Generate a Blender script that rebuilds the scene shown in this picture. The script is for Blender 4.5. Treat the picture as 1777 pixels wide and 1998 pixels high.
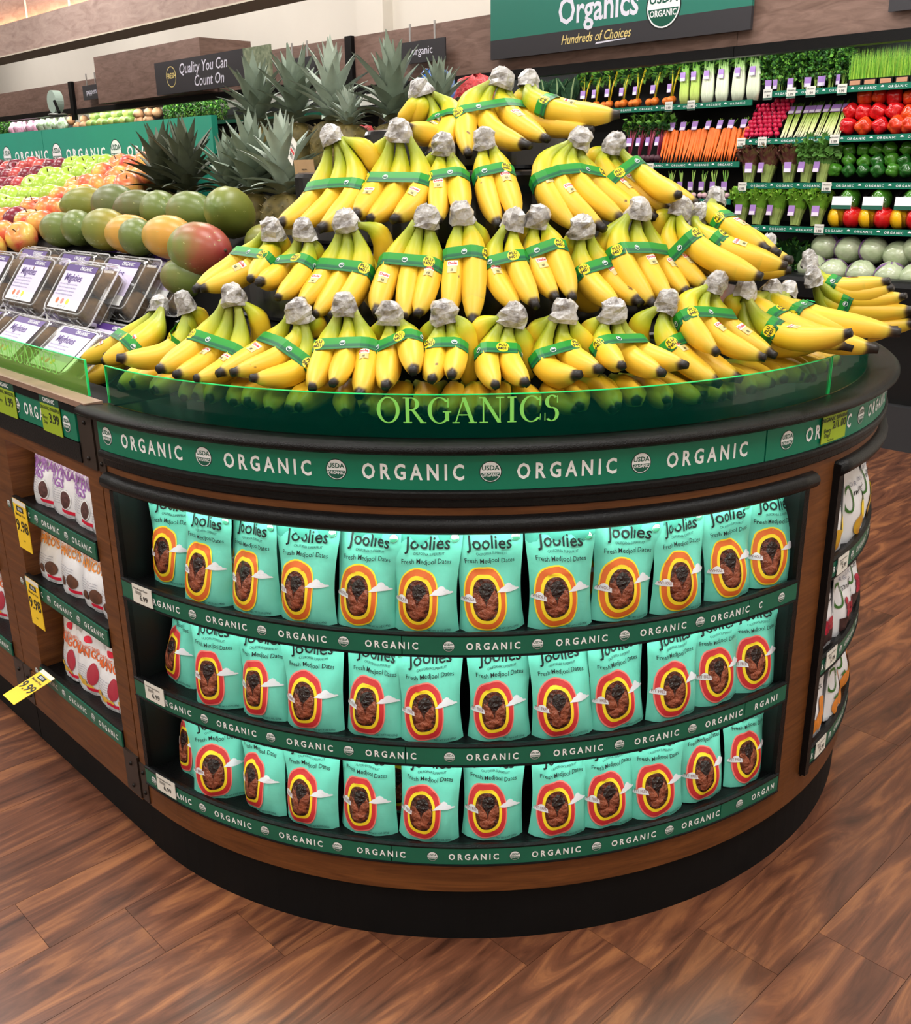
import bpy, bmesh, math, random
from mathutils import Vector, Matrix, Quaternion
for o in list(bpy.data.objects): bpy.data.objects.remove(o, do_unlink=True)
scene = bpy.context.scene
col = scene.collection
random.seed(7)
# ---------------------------------------------------------------- camera
FPX, PITCH, ROLL, EYE = 1940.7, 0.3306, 0.0133, 1.6
cam = bpy.data.cameras.new('camera'); cam.sensor_fit = 'HORIZONTAL'; cam.sensor_width = 36.0
cam.lens = FPX / 1777 * 36.0; cam.clip_end = 100
camo = bpy.data.objects.new('camera', cam); col.objects.link(camo); scene.camera = camo
_dn = Vector((0, -math.sin(PITCH), -math.cos(PITCH))); _fw = Vector((0, math.cos(PITCH), -math.sin(PITCH)))
_cr = Vector((1, 0, 0)) * math.cos(ROLL) + _dn * math.sin(ROLL)
_cu = Vector((1, 0, 0)) * math.sin(ROLL) - _dn * math.cos(ROLL)
M = Matrix.Identity(4)
for i in range(3):
    M[i][0] = _cr[i]; M[i][1] = _cu[i]; M[i][2] = -_fw[i]
M[2][3] = EYE
camo.matrix_world = M
# ---------------------------------------------------------------- world, exposure, main lights
wd = bpy.data.worlds.new('world'); scene.world = wd; wd.use_nodes = True
wd.node_tree.nodes['Background'].inputs[0].default_value = (0.95, 0.97, 1.0, 1)
wd.node_tree.nodes['Background'].inputs[1].default_value = 0.25
vs = scene.view_settings
vs.view_transform = 'Standard'; vs.look = 'None'; vs.gamma = 1.0; vs.use_curve_mapping = False
vs.exposure = 0.0
CX, CY, TH = 0.0346, 2.8817, 2.3345            # centre of the round end, direction of the run
D = Vector((math.cos(TH), math.sin(TH), 0)); NL = Vector((-math.sin(TH), math.cos(TH), 0))
C0 = Vector((CX, CY, 0)); RZ = TH - math.pi
def run(a, r, z): return C0 + D * a + NL * r + Vector((0, 0, z))          # along the run, out from its spine
def wal(a, d, z): return run(a, -d, z)                                    # towards the back wall
def pol(deg, R, z): return C0 + Vector((R * math.cos(math.radians(deg)), R * math.sin(math.radians(deg)), z))
def lamp(name, loc, sx, sy, power, color=(1, 0.975, 0.94), rot=(0, 0, 0)):
    l = bpy.data.lights.new(name, 'AREA'); l.shape = 'RECTANGLE'; l.size = sx; l.size_y = sy; l.energy = power; l.color = color
    o = bpy.data.objects.new(name, l); col.objects.link(o); o.location = loc; o.rotation_euler = rot
    return o
CEIL = 4.2
TROFFERS = [(a, r) for a in (-2.6, 0.2, 3.2, 6.6, 10.4) for r in (3.6, 1.2, -1.2)]
for a, r in TROFFERS:
    lamp('ceiling_lamp', run(a, r, CEIL - 0.06), 1.5, 0.8, 60, rot=(0, 0, RZ))
for a in (-2.2, 0.2, 2.6, 5.0, 7.6, 10.4, 13.4):                                     # unseen lights added over the cooler aisle to brighten the back wall
    lamp('added_wall_light', run(a, -2.75, CEIL - 0.08), 1.6, 0.3, 40, rot=(math.radians(38), 0, RZ))
# ---------------------------------------------------------------- helpers
def lin(c): return tuple(((x / 255) / 12.92 if x / 255 <= 0.04045 else ((x / 255 + 0.055) / 1.055) ** 2.4) for x in c)
MATS = {}
def pm(name, c, rough=0.5, metal=0.0, spec=0.5, var=None, bump=None, coat=0.0, trans=0.0, alpha=1.0, emit=0.0, ior=1.45, c2=None, thr=None):
    """plain principled material; var=(scale, amount): mottling; c2/thr: second colour in patches; bump=(scale, strength)"""
    if name in MATS: return MATS[name]
    m = bpy.data.materials.new(name); m.use_nodes = True; nt = m.node_tree; b = nt.nodes['Principled BSDF']
    L = lin(c); b.inputs['Base Color'].default_value = (*L, 1)
    b.inputs['Roughness'].default_value = rough; b.inputs['Metallic'].default_value = metal
    b.inputs['Specular IOR Level'].default_value = spec; b.inputs['IOR'].default_value = ior
    b.inputs['Coat Weight'].default_value = coat; b.inputs['Coat Roughness'].default_value = 0.08
    b.inputs['Transmission Weight'].default_value = trans; b.inputs['Alpha'].default_value = alpha
    if emit: b.inputs['Emission Color'].default_value = (*L, 1); b.inputs['Emission Strength'].default_value = emit
    if var or bump:
        tc = nt.nodes.new('ShaderNodeTexCoord')
    if var:
        n = nt.nodes.new('ShaderNodeTexNoise'); n.inputs['Scale'].default_value = var[0]; n.inputs['Detail'].default_value = 4
        nt.links.new(tc.outputs['Object'], n.inputs['Vector'])
        r = nt.nodes.new('ShaderNodeValToRGB'); nt.links.new(n.outputs['Fac'], r.inputs[0])
        A = L if c2 else tuple(x * (1 - var[1]) for x in L); B = lin(c2) if c2 else tuple(min(1, x * (1 + var[1])) for x in L)
        t = thr or (0.3, 0.7)
        r.color_ramp.elements[0].position = t[0]; r.color_ramp.elements[0].color = (*A, 1)
        r.color_ramp.elements[1].position = t[1]; r.color_ramp.elements[1].color = (*B, 1)
        nt.links.new(r.outputs[0], b.inputs['Base Color'])
    if bump:
        n2 = nt.nodes.new('ShaderNodeTexNoise'); n2.inputs['Scale'].default_value = bump[0]; n2.inputs['Detail'].default_value = 3
        nt.links.new(tc.outputs['Object'], n2.inputs['Vector'])
        bp = nt.nodes.new('ShaderNodeBump'); bp.inputs['Strength'].default_value = bump[1]; bp.inputs['Distance'].default_value = 0.01
        nt.links.new(n2.outputs['Fac'], bp.inputs['Height']); nt.links.new(bp.outputs[0], b.inputs['Normal'])
    MATS[name] = m; return m
def wood(name, cols, scale=(1.2, 14, 14), rough=0.4, rnd=0.0, coat=0.0, dist=1.2, spec=0.5):
    if name in MATS: return MATS[name]
    m = bpy.data.materials.new(name); m.use_nodes = True; nt = m.node_tree; b = nt.nodes['Principled BSDF']; lk = nt.links.new
    tc = nt.nodes.new('ShaderNodeTexCoord'); mp = nt.nodes.new('ShaderNodeMapping'); mp.inputs['Scale'].default_value = scale
    oi = nt.nodes.new('ShaderNodeObjectInfo'); ad = nt.nodes.new('ShaderNodeVectorMath'); ad.operation = 'ADD'
    ml = nt.nodes.new('ShaderNodeMath'); ml.operation = 'MULTIPLY'; ml.inputs[1].default_value = 37.0
    lk(oi.outputs['Random'], ml.inputs[0]); lk(tc.outputs['Object'], mp.inputs[0]); lk(mp.outputs[0], ad.inputs[0]); lk(ml.outputs[0], ad.inputs[1])
    n = nt.nodes.new('ShaderNodeTexNoise'); n.inputs['Scale'].default_value = 1.6; n.inputs['Detail'].default_value = 7
    n.inputs['Roughness'].default_value = 0.62; n.inputs['Distortion'].default_value = dist; lk(ad.outputs[0], n.inputs['Vector'])
    r = nt.nodes.new('ShaderNodeValToRGB'); lk(n.outputs['Fac'], r.inputs[0])
    pos = (0.3, 0.5, 0.7)
    r.color_ramp.elements[0].position = pos[0]; r.color_ramp.elements[0].color = (*lin(cols[0]), 1)
    r.color_ramp.elements[1].position = pos[2]; r.color_ramp.elements[1].color = (*lin(cols[2]), 1)
    e = r.color_ramp.elements.new(pos[1]); e.color = (*lin(cols[1]), 1)
    out = r.outputs[0]
    if rnd:
        h = nt.nodes.new('ShaderNodeHueSaturation'); mr = nt.nodes.new('ShaderNodeMapRange')
        mr.inputs['To Min'].default_value = 1 - rnd; mr.inputs['To Max'].default_value = 1 + rnd
        lk(oi.outputs['Random'], mr.inputs['Value']); lk(mr.outputs[0], h.inputs['Value']); lk(out, h.inputs['Color']); out = h.outputs[0]
    lk(out, b.inputs['Base Color']); b.inputs['Roughness'].default_value = rough; b.inputs['Coat Weight'].default_value = coat
    b.inputs['Coat Roughness'].default_value = 0.25; b.inputs['Specular IOR Level'].default_value = spec
    MATS[name] = m; return m
def ramp_uv(name, stops, rough=0.45, jit=0.0, spots=None, axis=1, bump=None, spec=0.4, nz=0.0):
    """colour follows the UV coordinate of the piece itself (ripeness along a fruit)"""
    if name in MATS: return MATS[name]
    m = bpy.data.materials.new(name); m.use_nodes = True; nt = m.node_tree; b = nt.nodes['Principled BSDF']; lk = nt.links.new
    tc = nt.nodes.new('ShaderNodeTexCoord'); sp = nt.nodes.new('ShaderNodeSeparateXYZ'); lk(tc.outputs['UV'], sp.inputs[0])
    fac = sp.outputs[axis]
    if jit:
        oi = nt.nodes.new('ShaderNodeObjectInfo'); mr = nt.nodes.new('ShaderNodeMapRange'); mr.inputs['To Min'].default_value = -jit; mr.inputs['To Max'].default_value = jit
        lk(oi.outputs['Random'], mr.inputs['Value'])
        # only the body shifts, never the dark ends
        ad = nt.nodes.new('ShaderNodeMath'); ad.operation = 'MULTIPLY_ADD'; s2 = nt.nodes.new('ShaderNodeMath'); s2.operation = 'LESS_THAN'; s2.inputs[1].default_value = 0.85
        lk(fac, s2.inputs[0]); lk(mr.outputs[0], ad.inputs[0]); lk(s2.outputs[0], ad.inputs[1]); lk(fac, ad.inputs[2]); fac = ad.outputs[0]
    if nz:
        nn = nt.nodes.new('ShaderNodeTexNoise'); nn.inputs['Scale'].default_value = 14; lk(tc.outputs['Object'], nn.inputs['Vector'])
        m2 = nt.nodes.new('ShaderNodeMapRange'); m2.inputs['To Min'].default_value = -nz; m2.inputs['To Max'].default_value = nz; lk(nn.outputs['Fac'], m2.inputs['Value'])
        a2 = nt.nodes.new('ShaderNodeMath'); lk(fac, a2.inputs[0]); lk(m2.outputs[0], a2.inputs[1]); fac = a2.outputs[0]
    r = nt.nodes.new('ShaderNodeValToRGB'); lk(fac, r.inputs[0]); cr = r.color_ramp
    cr.elements[0].position = stops[0][0]; cr.elements[0].color = (*lin(stops[0][1]), 1)
    cr.elements[1].position = stops[-1][0]; cr.elements[1].color = (*lin(stops[-1][1]), 1)
    for p, c in stops[1:-1]:
        e = cr.elements.new(p); e.color = (*lin(c), 1)
    out = r.outputs[0]
    if spots:
        n = nt.nodes.new('ShaderNodeTexNoise'); n.inputs['Scale'].default_value = spots[0]; n.inputs['Detail'].default_value = 3; lk(tc.outputs['Object'], n.inputs['Vector'])
        r2 = nt.nodes.new('ShaderNodeValToRGB'); r2.color_ramp.elements[0].position = spots[1]; r2.color_ramp.elements[1].position = spots[1] + 0.035
        lk(n.outputs['Fac'], r2.inputs[0]); mx = nt.nodes.new('ShaderNodeMix'); mx.data_type = 'RGBA'
        lk(r2.outputs[0], mx.inputs['Factor']); lk(out, mx.inputs[6]); mx.inputs[7].default_value = (*lin(spots[2]), 1); out = mx.outputs[2]
    lk(out, b.inputs['Base Color']); b.inputs['Roughness'].default_value = rough; b.inputs['Specular IOR Level'].default_value = spec
    if bump:
        n2 = nt.nodes.new('ShaderNodeTexNoise'); n2.inputs['Scale'].default_value = bump[0]; lk(tc.outputs['Object'], n2.inputs['Vector'])
        bp = nt.nodes.new('ShaderNodeBump'); bp.inputs['Strength'].default_value = bump[1]; bp.inputs['Distance'].default_value = 0.01
        lk(n2.outputs['Fac'], bp.inputs['Height']); lk(bp.outputs[0], b.inputs['Normal'])
    MATS[name] = m; return m
ORG = {}
class MB:
    def __init__(s): s.v = []; s.f = []; s.m = []; s.uv = []
    def add(s, vs_, fs, mi=0, uv=None):
        o = len(s.v); s.v += [Vector(v) for v in vs_]; s.f += [[o + i for i in f] for f in fs]; s.m += [mi] * len(fs)
        s.uv += list(uv) if uv else [(0, 0)] * len(vs_)
    def box(s, c, h, mi=0, rot=None):
        vs_ = []
        for x in (-1, 1):
            for y in (-1, 1):
                for z in (-1, 1):
                    p = Vector((x * h[0], y * h[1], z * h[2]))
                    if rot: p = rot @ p
                    vs_.append(Vector(c) + p)
        s.add(vs_, [(0, 1, 3, 2), (4, 6, 7, 5), (0, 4, 5, 1), (2, 3, 7, 6), (0, 2, 6, 4), (1, 5, 7, 3)], mi)
    def sweep(s, prof, fn, ts, mi=0, closed=True):
        """prof: closed outline [(r, z)], fn(t, r, z) -> point; solid between the first and last t"""
        n = len(prof); vs_ = []; fs = []
        for t in ts:
            for r, z in prof: vs_.append(fn(t, r, z))
        for i in range(len(ts) - 1):
            for j in range(n if closed else n - 1):
                k = (j + 1) % n; fs.append((i * n + j, i * n + k, (i + 1) * n + k, (i + 1) * n + j))
        if closed:
            fs.append(tuple(range(n - 1, -1, -1))); fs.append(tuple((len(ts) - 1) * n + j for j in range(n)))
        s.add(vs_, fs, mi)
    def arc(s, d0, d1, prof, mi=0, n=None):
        n = n or max(2, int(abs(d1 - d0) / 2.5)); s.sweep(prof, pol, [d0 + (d1 - d0) * i / n for i in range(n + 1)], mi)
    def run(s, a0, a1, prof, mi=0): s.sweep(prof, run, [a0, a1], mi)
    def tube(s, pts, rad, n=8, mi=0, uv=False, caps=True):
        pts = [Vector(p) for p in pts]; rad = rad if isinstance(rad, (list, tuple)) else [rad] * len(pts)
        up = Vector((0, 0, 1)); vs_ = []; uvs = []; fs = []
        t0 = (pts[1] - pts[0]).normalized(); sd = t0.cross(up)
        if sd.length < 1e-4: sd = Vector((1, 0, 0))
        sd.normalize()
        for i, p in enumerate(pts):
            t = (pts[min(i + 1, len(pts) - 1)] - pts[max(i - 1, 0)]).normalized()
            sd = (sd - t * sd.dot(t)).normalized(); w = t.cross(sd)
            for k in range(n):
                a = 2 * math.pi * k / n; vs_.append(p + (sd * math.cos(a) + w * math.sin(a)) * rad[i]); uvs.append((k / n, i / (len(pts) - 1)))
        for i in range(len(pts) - 1):
            for k in range(n):
                q = (k + 1) % n; fs.append((i * n + k, i * n + q, (i + 1) * n + q, (i + 1) * n + k))
        if caps: fs.append(tuple(range(n - 1, -1, -1))); fs.append(tuple((len(pts) - 1) * n + k for k in range(n)))
        s.add(vs_, fs, mi, uvs)
    def ball(s, c, r, seg=12, rings=8, mi=0, fn=None):
        r = r if isinstance(r, (list, tuple)) else (r, r, r); vs_ = []; uvs = []; fs = []
        for i in range(rings + 1):
            th = math.pi * i / rings
            for k in range(seg):
                ph = 2 * math.pi * k / seg; d = Vector((math.sin(th) * math.cos(ph), math.sin(th) * math.sin(ph), math.cos(th)))
                q = fn(th, ph) if fn else 1.0
                vs_.append(Vector(c) + Vector((d.x * r[0], d.y * r[1], d.z * r[2])) * q); uvs.append((k / seg, i / rings))
        for i in range(rings):
            for k in range(seg):
                q = (k + 1) % seg
                f = (i * seg + k, (i + 1) * seg + k, (i + 1) * seg + q, i * seg + q)
                if i == 0: f = (f[0], f[1], f[2])
                elif i == rings - 1: f = (f[0], f[1], f[3])
                fs.append(f)
        s.add(vs_, fs, mi, uvs)
    def mesh(s, name, mats, smooth=False, off=None):
        me = bpy.data.meshes.new(name)
        me.from_pydata([tuple(v - off) if off else tuple(v) for v in s.v], [], s.f)
        for m in (mats if isinstance(mats, (list, tuple)) else [mats]): me.materials.append(m)
        me.polygons.foreach_set('material_index', s.m)
        if any(u != (0, 0) for u in s.uv):
            ul = me.uv_layers.new(name='UVMap'); flat = []
            for l in me.loops: flat += s.uv[l.vertex_index]
            ul.data.foreach_set('uv', flat)
        if smooth: me.polygons.foreach_set('use_smooth', [True] * len(me.polygons))
        me.update(); return me
    def build(s, name, mats, parent=None, smooth=False):
        off = ORG.get(parent.name) if parent else None
        o = obj(name, s.mesh(name, mats, smooth, off), parent)
        if off: ORG[o.name] = off
        return o
def obj(name, me, parent=None, loc=None, rot=None, scale=None):
    o = bpy.data.objects.new(name, me); col.objects.link(o)
    if parent: o.parent = parent
    if loc is not None: o.location = loc
    if rot is not None: o.rotation_euler = rot
    if scale is not None: o.scale = scale if isinstance(scale, (tuple, list)) else (scale,) * 3
    return o
def tag(o, label, cat, group=None):
    o['label'] = label; o['category'] = cat
    if group: o['group'] = group
    return o
def thing(name, label, cat, loc=(0, 0, 0), rz=0.0, group=None, world=False):
    """an Empty at the base of a thing; world=True: its parts are written in room coordinates"""
    o = obj(name, None, None, loc, (0, 0, rz)); o.empty_display_size = 0.05
    if world: ORG[o.name] = Vector(loc)
    return tag(o, label, cat, group)
def struct(o): o['kind'] = 'structure'; return o
def copy_tree(o, parent=None, loc=None, rot=None, scale=None):
    c = o.copy(); col.objects.link(c)
    if parent: c.parent = parent
    if loc is not None: c.location = loc
    if rot is not None: c.rotation_euler = rot
    if scale is not None: c.scale = (scale,) * 3
    for ch in list(o.children): copy_tree(ch, c)
    return c
ORD = ('first', 'second', 'third', 'fourth', 'fifth', 'sixth', 'seventh', 'eighth', 'ninth', 'tenth', 'eleventh', 'twelfth', 'thirteenth', 'fourteenth', 'fifteenth', 'sixteenth', 'seventeenth', 'eighteenth')
# ---------------------------------------------------------------- lettering
TXT = {}
def text2d(s, bold=0.0, shear=0.0, spacing=1.0):
    """outline of a line of lettering, centred, capital height about 0.7"""
    k = (s, bold, shear, spacing)
    if k not in TXT:
        cu = bpy.data.curves.new('t', 'FONT'); cu.body = s; cu.align_x = 'CENTER'; cu.offset = bold; cu.shear = shear; cu.space_character = spacing; cu.resolution_u = 2
        o = bpy.data.objects.new('t', cu); col.objects.link(o); bpy.context.view_layer.update()
        dg = bpy.context.evaluated_depsgraph_get(); e = o.evaluated_get(dg); me = e.to_mesh()
        vv = [(v.co.x, v.co.y) for v in me.vertices]; ff = [tuple(p.vertices) for p in me.polygons]
        e.to_mesh_clear(); bpy.data.objects.remove(o); bpy.data.curves.remove(cu)
        if vv:
            x0 = min(x for x, y in vv); x1 = max(x for x, y in vv); vv = [(x - (x0 + x1) / 2, y) for x, y in vv]
        TXT[k] = (vv, ff)
    return TXT[k]
def put_text(mb, s, fn, x, y, size, mi, bold=0.0, shear=0.0, spacing=1.0, width=None, layer=3, sx=1.0):
    vv, ff = text2d(s, bold, shear, spacing)
    if not vv: return
    if width:
        w = max(v[0] for v in vv) * 2; sx = width / (w * size)
    mb.add([fn(x + vx * size * sx, y + vy * size, layer) for vx, vy in vv], ff, mi)
def put_poly(mb, pts, fn, mi, layer, K=1):
    """fan-filled outline [(x, y)]"""
    cx = sum(p[0] for p in pts) / len(pts); cy = sum(p[1] for p in pts) / len(pts)
    if K > 1:                                                     # follow a curved surface closely
        q = []
        for (x0, y0), (x1, y1) in zip(pts, pts[1:] + pts[:1]):
            m = max(1, int(math.hypot(x1 - x0, y1 - y0) / 0.007)); q += [(x0 + (x1 - x0) * j / m, y0 + (y1 - y0) * j / m) for j in range(m)]
        pts = q
    n = len(pts); vs_ = [fn(cx, cy, layer)]
    for k in range(1, K + 1): vs_ += [fn(cx + (x - cx) * k / K, cy + (y - cy) * k / K, layer) for x, y in pts]
    mb.add(vs_, [(0, i + 1, (i + 1) % n + 1) for i in range(n)] + [(1 + (k - 1) * n + i, 1 + k * n + i, 1 + k * n + (i + 1) % n, 1 + (k - 1) * n + (i + 1) % n) for k in range(1, K) for i in range(n)], mi)
def put_disc(mb, fn, x, y, rx, ry, mi, layer, n=24, a0=0.0, a1=360.0, K=1):
    put_poly(mb, [(x + rx * math.cos(math.radians(a0 + (a1 - a0) * i / n)), y + ry * math.sin(math.radians(a0 + (a1 - a0) * i / n))) for i in range(n if a1 - a0 >= 360 else n + 1)], fn, mi, layer, K)
def put_seal(mb, fn, x, y, r, ink, white, green):
    """round organic seal: white upper half, green lower half, two words"""
    put_disc(mb, fn, x, y, r, r, ink, 1); put_disc(mb, fn, x, y, r * 0.93, r * 0.93, white, 2)
    put_disc(mb, fn, x, y, r * 0.86, r * 0.86, green, 3, 18, 186, 354)
    put_text(mb, 'USDA', fn, x, y + r * 0.16, r * 0.62, green, 0.02, layer=4)
    put_text(mb, 'ORGANIC', fn, x, y - r * 0.42, r * 0.4, white, 0.02, layer=5, width=r * 1.5)
def serif(ch):
    """roman capitals with thick and thin strokes: list of quads (in a 0..1 high cell) and the width"""
    Q = []
    def bar(x0, y0, x1, y1, w): # stroke of horizontal width w
        Q.append([(x0 - w / 2, y0), (x0 + w / 2, y0), (x1 + w / 2, y1), (x1 - w / 2, y1)])
    def hb(x0, x1, y, h): Q.append([(x0, y), (x1, y), (x1, y + h), (x0, y + h)])
    def ring(cx, cy, rx, ry, a0, a1, tk, tn, n=22):
        for i in range(n):
            A, B = math.radians(a0 + (a1 - a0) * i / n), math.radians(a0 + (a1 - a0) * (i + 1) / n)
            def e(a, inn): return (cx + (rx - (tk if inn else 0)) * math.cos(a), cy + (ry - (tn if inn else 0)) * math.sin(a))
            Q.append([e(A, 0), e(B, 0), e(B, 1), e(A, 1)])
    T, t = 0.15, 0.045
    if ch == 'O': ring(0.45, 0.5, 0.45, 0.52, 0, 360, T, t, 30); w = 0.9
    elif ch == 'I': bar(0.2, 0, 0.2, 1, T); hb(0.03, 0.37, 0, t); hb(0.03, 0.37, 1 - t, t); w = 0.4
    elif ch == 'R':
        bar(0.2, 0, 0.2, 1, T); hb(0.03, 0.37, 0, t); hb(0.03, 0.4, 1 - t, t); ring(0.36, 0.745, 0.3, 0.255, -90, 90, T, t, 12); hb(0.2, 0.37, 0.49, t); hb(0.2, 0.37, 1 - t, t)
        bar(0.42, 0.5, 0.78, 0, T); hb(0.68, 0.92, 0, t); w = 0.88
    elif ch in 'CG':
        ring(0.45, 0.5, 0.45, 0.52, 42, 318, T, t, 26); Q.append([(0.76, 0.62), (0.8, 0.62), (0.8, 0.98), (0.76, 0.98)]); w = 0.84
        if ch == 'G': bar(0.74, 0.08, 0.74, 0.42, T); hb(0.58, 0.9, 0.42, t)
        else: Q.append([(0.77, 0.06), (0.8, 0.06), (0.82, 0.3), (0.79, 0.3)])
    elif ch == 'A': bar(0.12, 0, 0.44, 1, t * 1.2); bar(0.78, 0, 0.44, 1, T); hb(0.22, 0.66, 0.3, t); hb(0, 0.28, 0, t); hb(0.62, 0.94, 0, t); w = 0.94
    elif ch == 'N': bar(0.15, 0, 0.15, 1, t * 1.2); bar(0.78, 0, 0.78, 1, t * 1.2); bar(0.15, 1, 0.76, 0, T); hb(0, 0.32, 0, t); hb(-0.02, 0.2, 1 - t, t); hb(0.62, 0.94, 1 - t, t); w = 0.94
    else:
        ring(0.3, 0.755, 0.27, 0.265, 40, 270, T, t, 14); ring(0.3, 0.265, 0.29, 0.285, 90, -140, T, t, 14)
        Q.append([(0.5, 0.7), (0.535, 0.7), (0.535, 0.98), (0.5, 0.98)]); Q.append([(0.02, 0.02), (0.055, 0.02), (0.055, 0.32), (0.02, 0.32)]); w = 0.62
    return Q, w
def put_serif(mb, s, fn, x, y, size, mi, layer=1, gap=0.1):
    tot = sum(serif(c)[1] + gap for c in s) - gap; px = x - tot * size / 2
    for c in s:
        Q, w = serif(c)
        for q in Q: mb.add([fn(px + a * size, y + b * size, layer) for a, b in q], [(0, 1, 2, 3)], mi)
        px += (w + gap) * size
# ---------------------------------------------------------------- materials
BLK = pm('black_powder_coat', (12, 12, 13), 0.4, spec=0.25, bump=(260, 0.15)); MATT = pm('matt_black_board', (10, 10, 11), 0.7, spec=0.2, var=(9, 0.2)); DARKIN = pm('black_liner', (12, 13, 14), 0.45)
RIM = pm('black_textured_rim', (12, 12, 12), 0.27, spec=0.22, bump=(420, 0.4)); GLB = pm('gloss_black_plastic', (16, 16, 18), 0.16, spec=0.6)
CABW = wood('walnut_veneer', ((82, 46, 21), (101, 59, 28), (118, 71, 35)), (3, 3, 40), 0.45, 0.04, spec=0.3)
GREEN = pm('green_print', (0, 114, 86), 0.42, var=(6, 0.06)); GREEN2 = pm('dark_green_print', (18, 96, 74), 0.42, var=(8, 0.08)); WHITE = pm('white_print', (236, 238, 240), 0.5); INK = pm('ink_print', (18, 26, 26), 0.5)
SEALG = pm('seal_green_print', (12, 84, 66), 0.45); LETG = pm('lime_acrylic_lettering', (140, 222, 100), 0.35)
BRK = pm('dark_bronze_plate', (52, 42, 36), 0.42, metal=0.3, var=(20, 0.15)); BOLT = pm('dark_bolt', (32, 28, 26), 0.35, metal=0.7)
FLOORW = wood('walnut_floor_plank', ((62, 35, 24), (104, 63, 44), (152, 98, 62)), (1.3, 9.0, 8), 0.3, 0.14, 0.15, 1.7)
def acrylic(name, tint, gl=1.0, haze=None):
    m = bpy.data.materials.new(name); m.use_nodes = True; nt = m.node_tree; nt.nodes.clear(); lk = nt.links.new
    o = nt.nodes.new('ShaderNodeOutputMaterial'); t = nt.nodes.new('ShaderNodeBsdfTransparent'); t.inputs[0].default_value = (*tint, 1)
    g = nt.nodes.new('ShaderNodeBsdfGlossy'); g.inputs['Roughness'].default_value = 0.06; f = nt.nodes.new('ShaderNodeFresnel'); f.inputs[0].default_value = 1.4
    x = nt.nodes.new('ShaderNodeMixShader'); k = nt.nodes.new('ShaderNodeMath'); k.operation = 'MULTIPLY'; k.inputs[1].default_value = gl; lk(f.outputs[0], k.inputs[0])
    base = t.outputs[0]
    if haze:
        df = nt.nodes.new('ShaderNodeBsdfDiffuse'); df.inputs[0].default_value = (*lin(haze[1]), 1); mh = nt.nodes.new('ShaderNodeMixShader'); mh.inputs[0].default_value = haze[0]; lk(base, mh.inputs[1]); lk(df.outputs[0], mh.inputs[2]); base = mh.outputs[0]
    lk(k.outputs[0], x.inputs[0]); lk(base, x.inputs[1]); lk(g.outputs[0], x.inputs[2]); lk(x.outputs[0], o.inputs[0])
    return m
ACRY = acrylic('green_tinted_acrylic', (0.5, 0.8, 0.62), 0.08, (0.16, (4, 92, 80))); ACRYL = acrylic('pale_green_acrylic', (0.72, 0.95, 0.6), 0.25, (0.3, (150, 190, 90))); CLEAR = acrylic('clear_plastic', (0.95, 0.95, 0.95), 1.6, (0.07, (225, 226, 230))); FILM = acrylic('clear_film', (0.94, 0.95, 0.95), 1.2)
EDGE = pm('acrylic_edge_glow_paint', (40, 235, 130), 0.3)  # bright green painted for the light glowing out along the acrylic edges
# ---------------------------------------------------------------- floor, ceiling, walls
A0, A1, R0, R1 = -4.5, 19.0, -4.62, 5.5
def slab(name, cs, mat):
    mb = MB(); n = len(cs) // 2; mb.add(cs, [(0, 1, 2, 3), (7, 6, 5, 4), (0, 4, 5, 1), (1, 5, 6, 2), (2, 6, 7, 3), (3, 7, 4, 0)]); return struct(mb.build(name, mat))
def boxr(a0, a1, r0, r1, z0, z1): return [run(a0, r0, z0), run(a1, r0, z0), run(a1, r1, z0), run(a0, r1, z0), run(a0, r0, z1), run(a1, r0, z1), run(a1, r1, z1), run(a0, r1, z1)]
floor = slab('floor', boxr(A0, A1, R0, R1, -0.1, -0.006), pm('dark_floor_seam', (46, 27, 20), 0.5))
PW, PL = 0.193, 1.22
pb = MB(); pb.box((0, 0, -0.0035), (PL / 2 - 0.0005, PW / 2 - 0.0005, 0.0035)); pme = pb.mesh('plank', FLOORW)
prz = math.atan2(NL.y, NL.x)
for n in range(-16, 17):
    a = -0.165 - PW * n + PW / 2
    for k in range(-9, 4):
        rr = 1.455 - 0.176 * n + (k + 0.5) * PL
        if rr < -4.2 or rr > 3.2 or (abs(rr) < 0.4 and -0.3 < a): continue
        obj('plank', pme, floor, run(a, rr, 0.0), (0, 0, prz))
CREAM = pm('cream_wall_paint', (226, 221, 210), 0.8, var=(1.5, 0.03))
slab('wall_back', boxr(A0, A1, R0 - 0.1, R0, 0, CEIL), CREAM); slab('wall_front', boxr(A0, A1, R1, R1 + 0.1, 0, CEIL), CREAM)
slab('wall_right', boxr(A0 - 0.1, A0, R0, R1, 0, CEIL), CREAM); slab('wall_left', boxr(A1, A1 + 0.1, R0, R1, 0, CEIL), CREAM)
slab('ceiling', boxr(A0, A1, R0, R1, CEIL, CEIL + 0.1), pm('white_ceiling_tile', (235, 233, 228), 0.9))
slab('trim_1', boxr(5.62, 6.0, R0, R0 + 0.12, 2.2, CEIL), CREAM)                      # pilaster on the cream wall
SOFW = wood('grey_walnut_panel', ((150, 124, 114), (172, 147, 137), (186, 162, 151)), (2.5, 2.5, 9), 0.5, 0.05)
sof = slab('trim_2', boxr(1.5, 16, -2.46, -2.2, 2.715, 2.98), SOFW)                  # wooden beam hung over the aisle
upw = slab('trim_3', boxr(1.5, 16, -2.46, -2.36, 2.98, CEIL), SOFW)
slab('trim_bounce_slab', boxr(1.5, 16, -2.47, -2.195, 2.703, 2.714), pm('beam_underside_painted_light', (206, 196, 178), 0.7))  # added thin slab, its pale colour standing in for light on the underside
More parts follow.
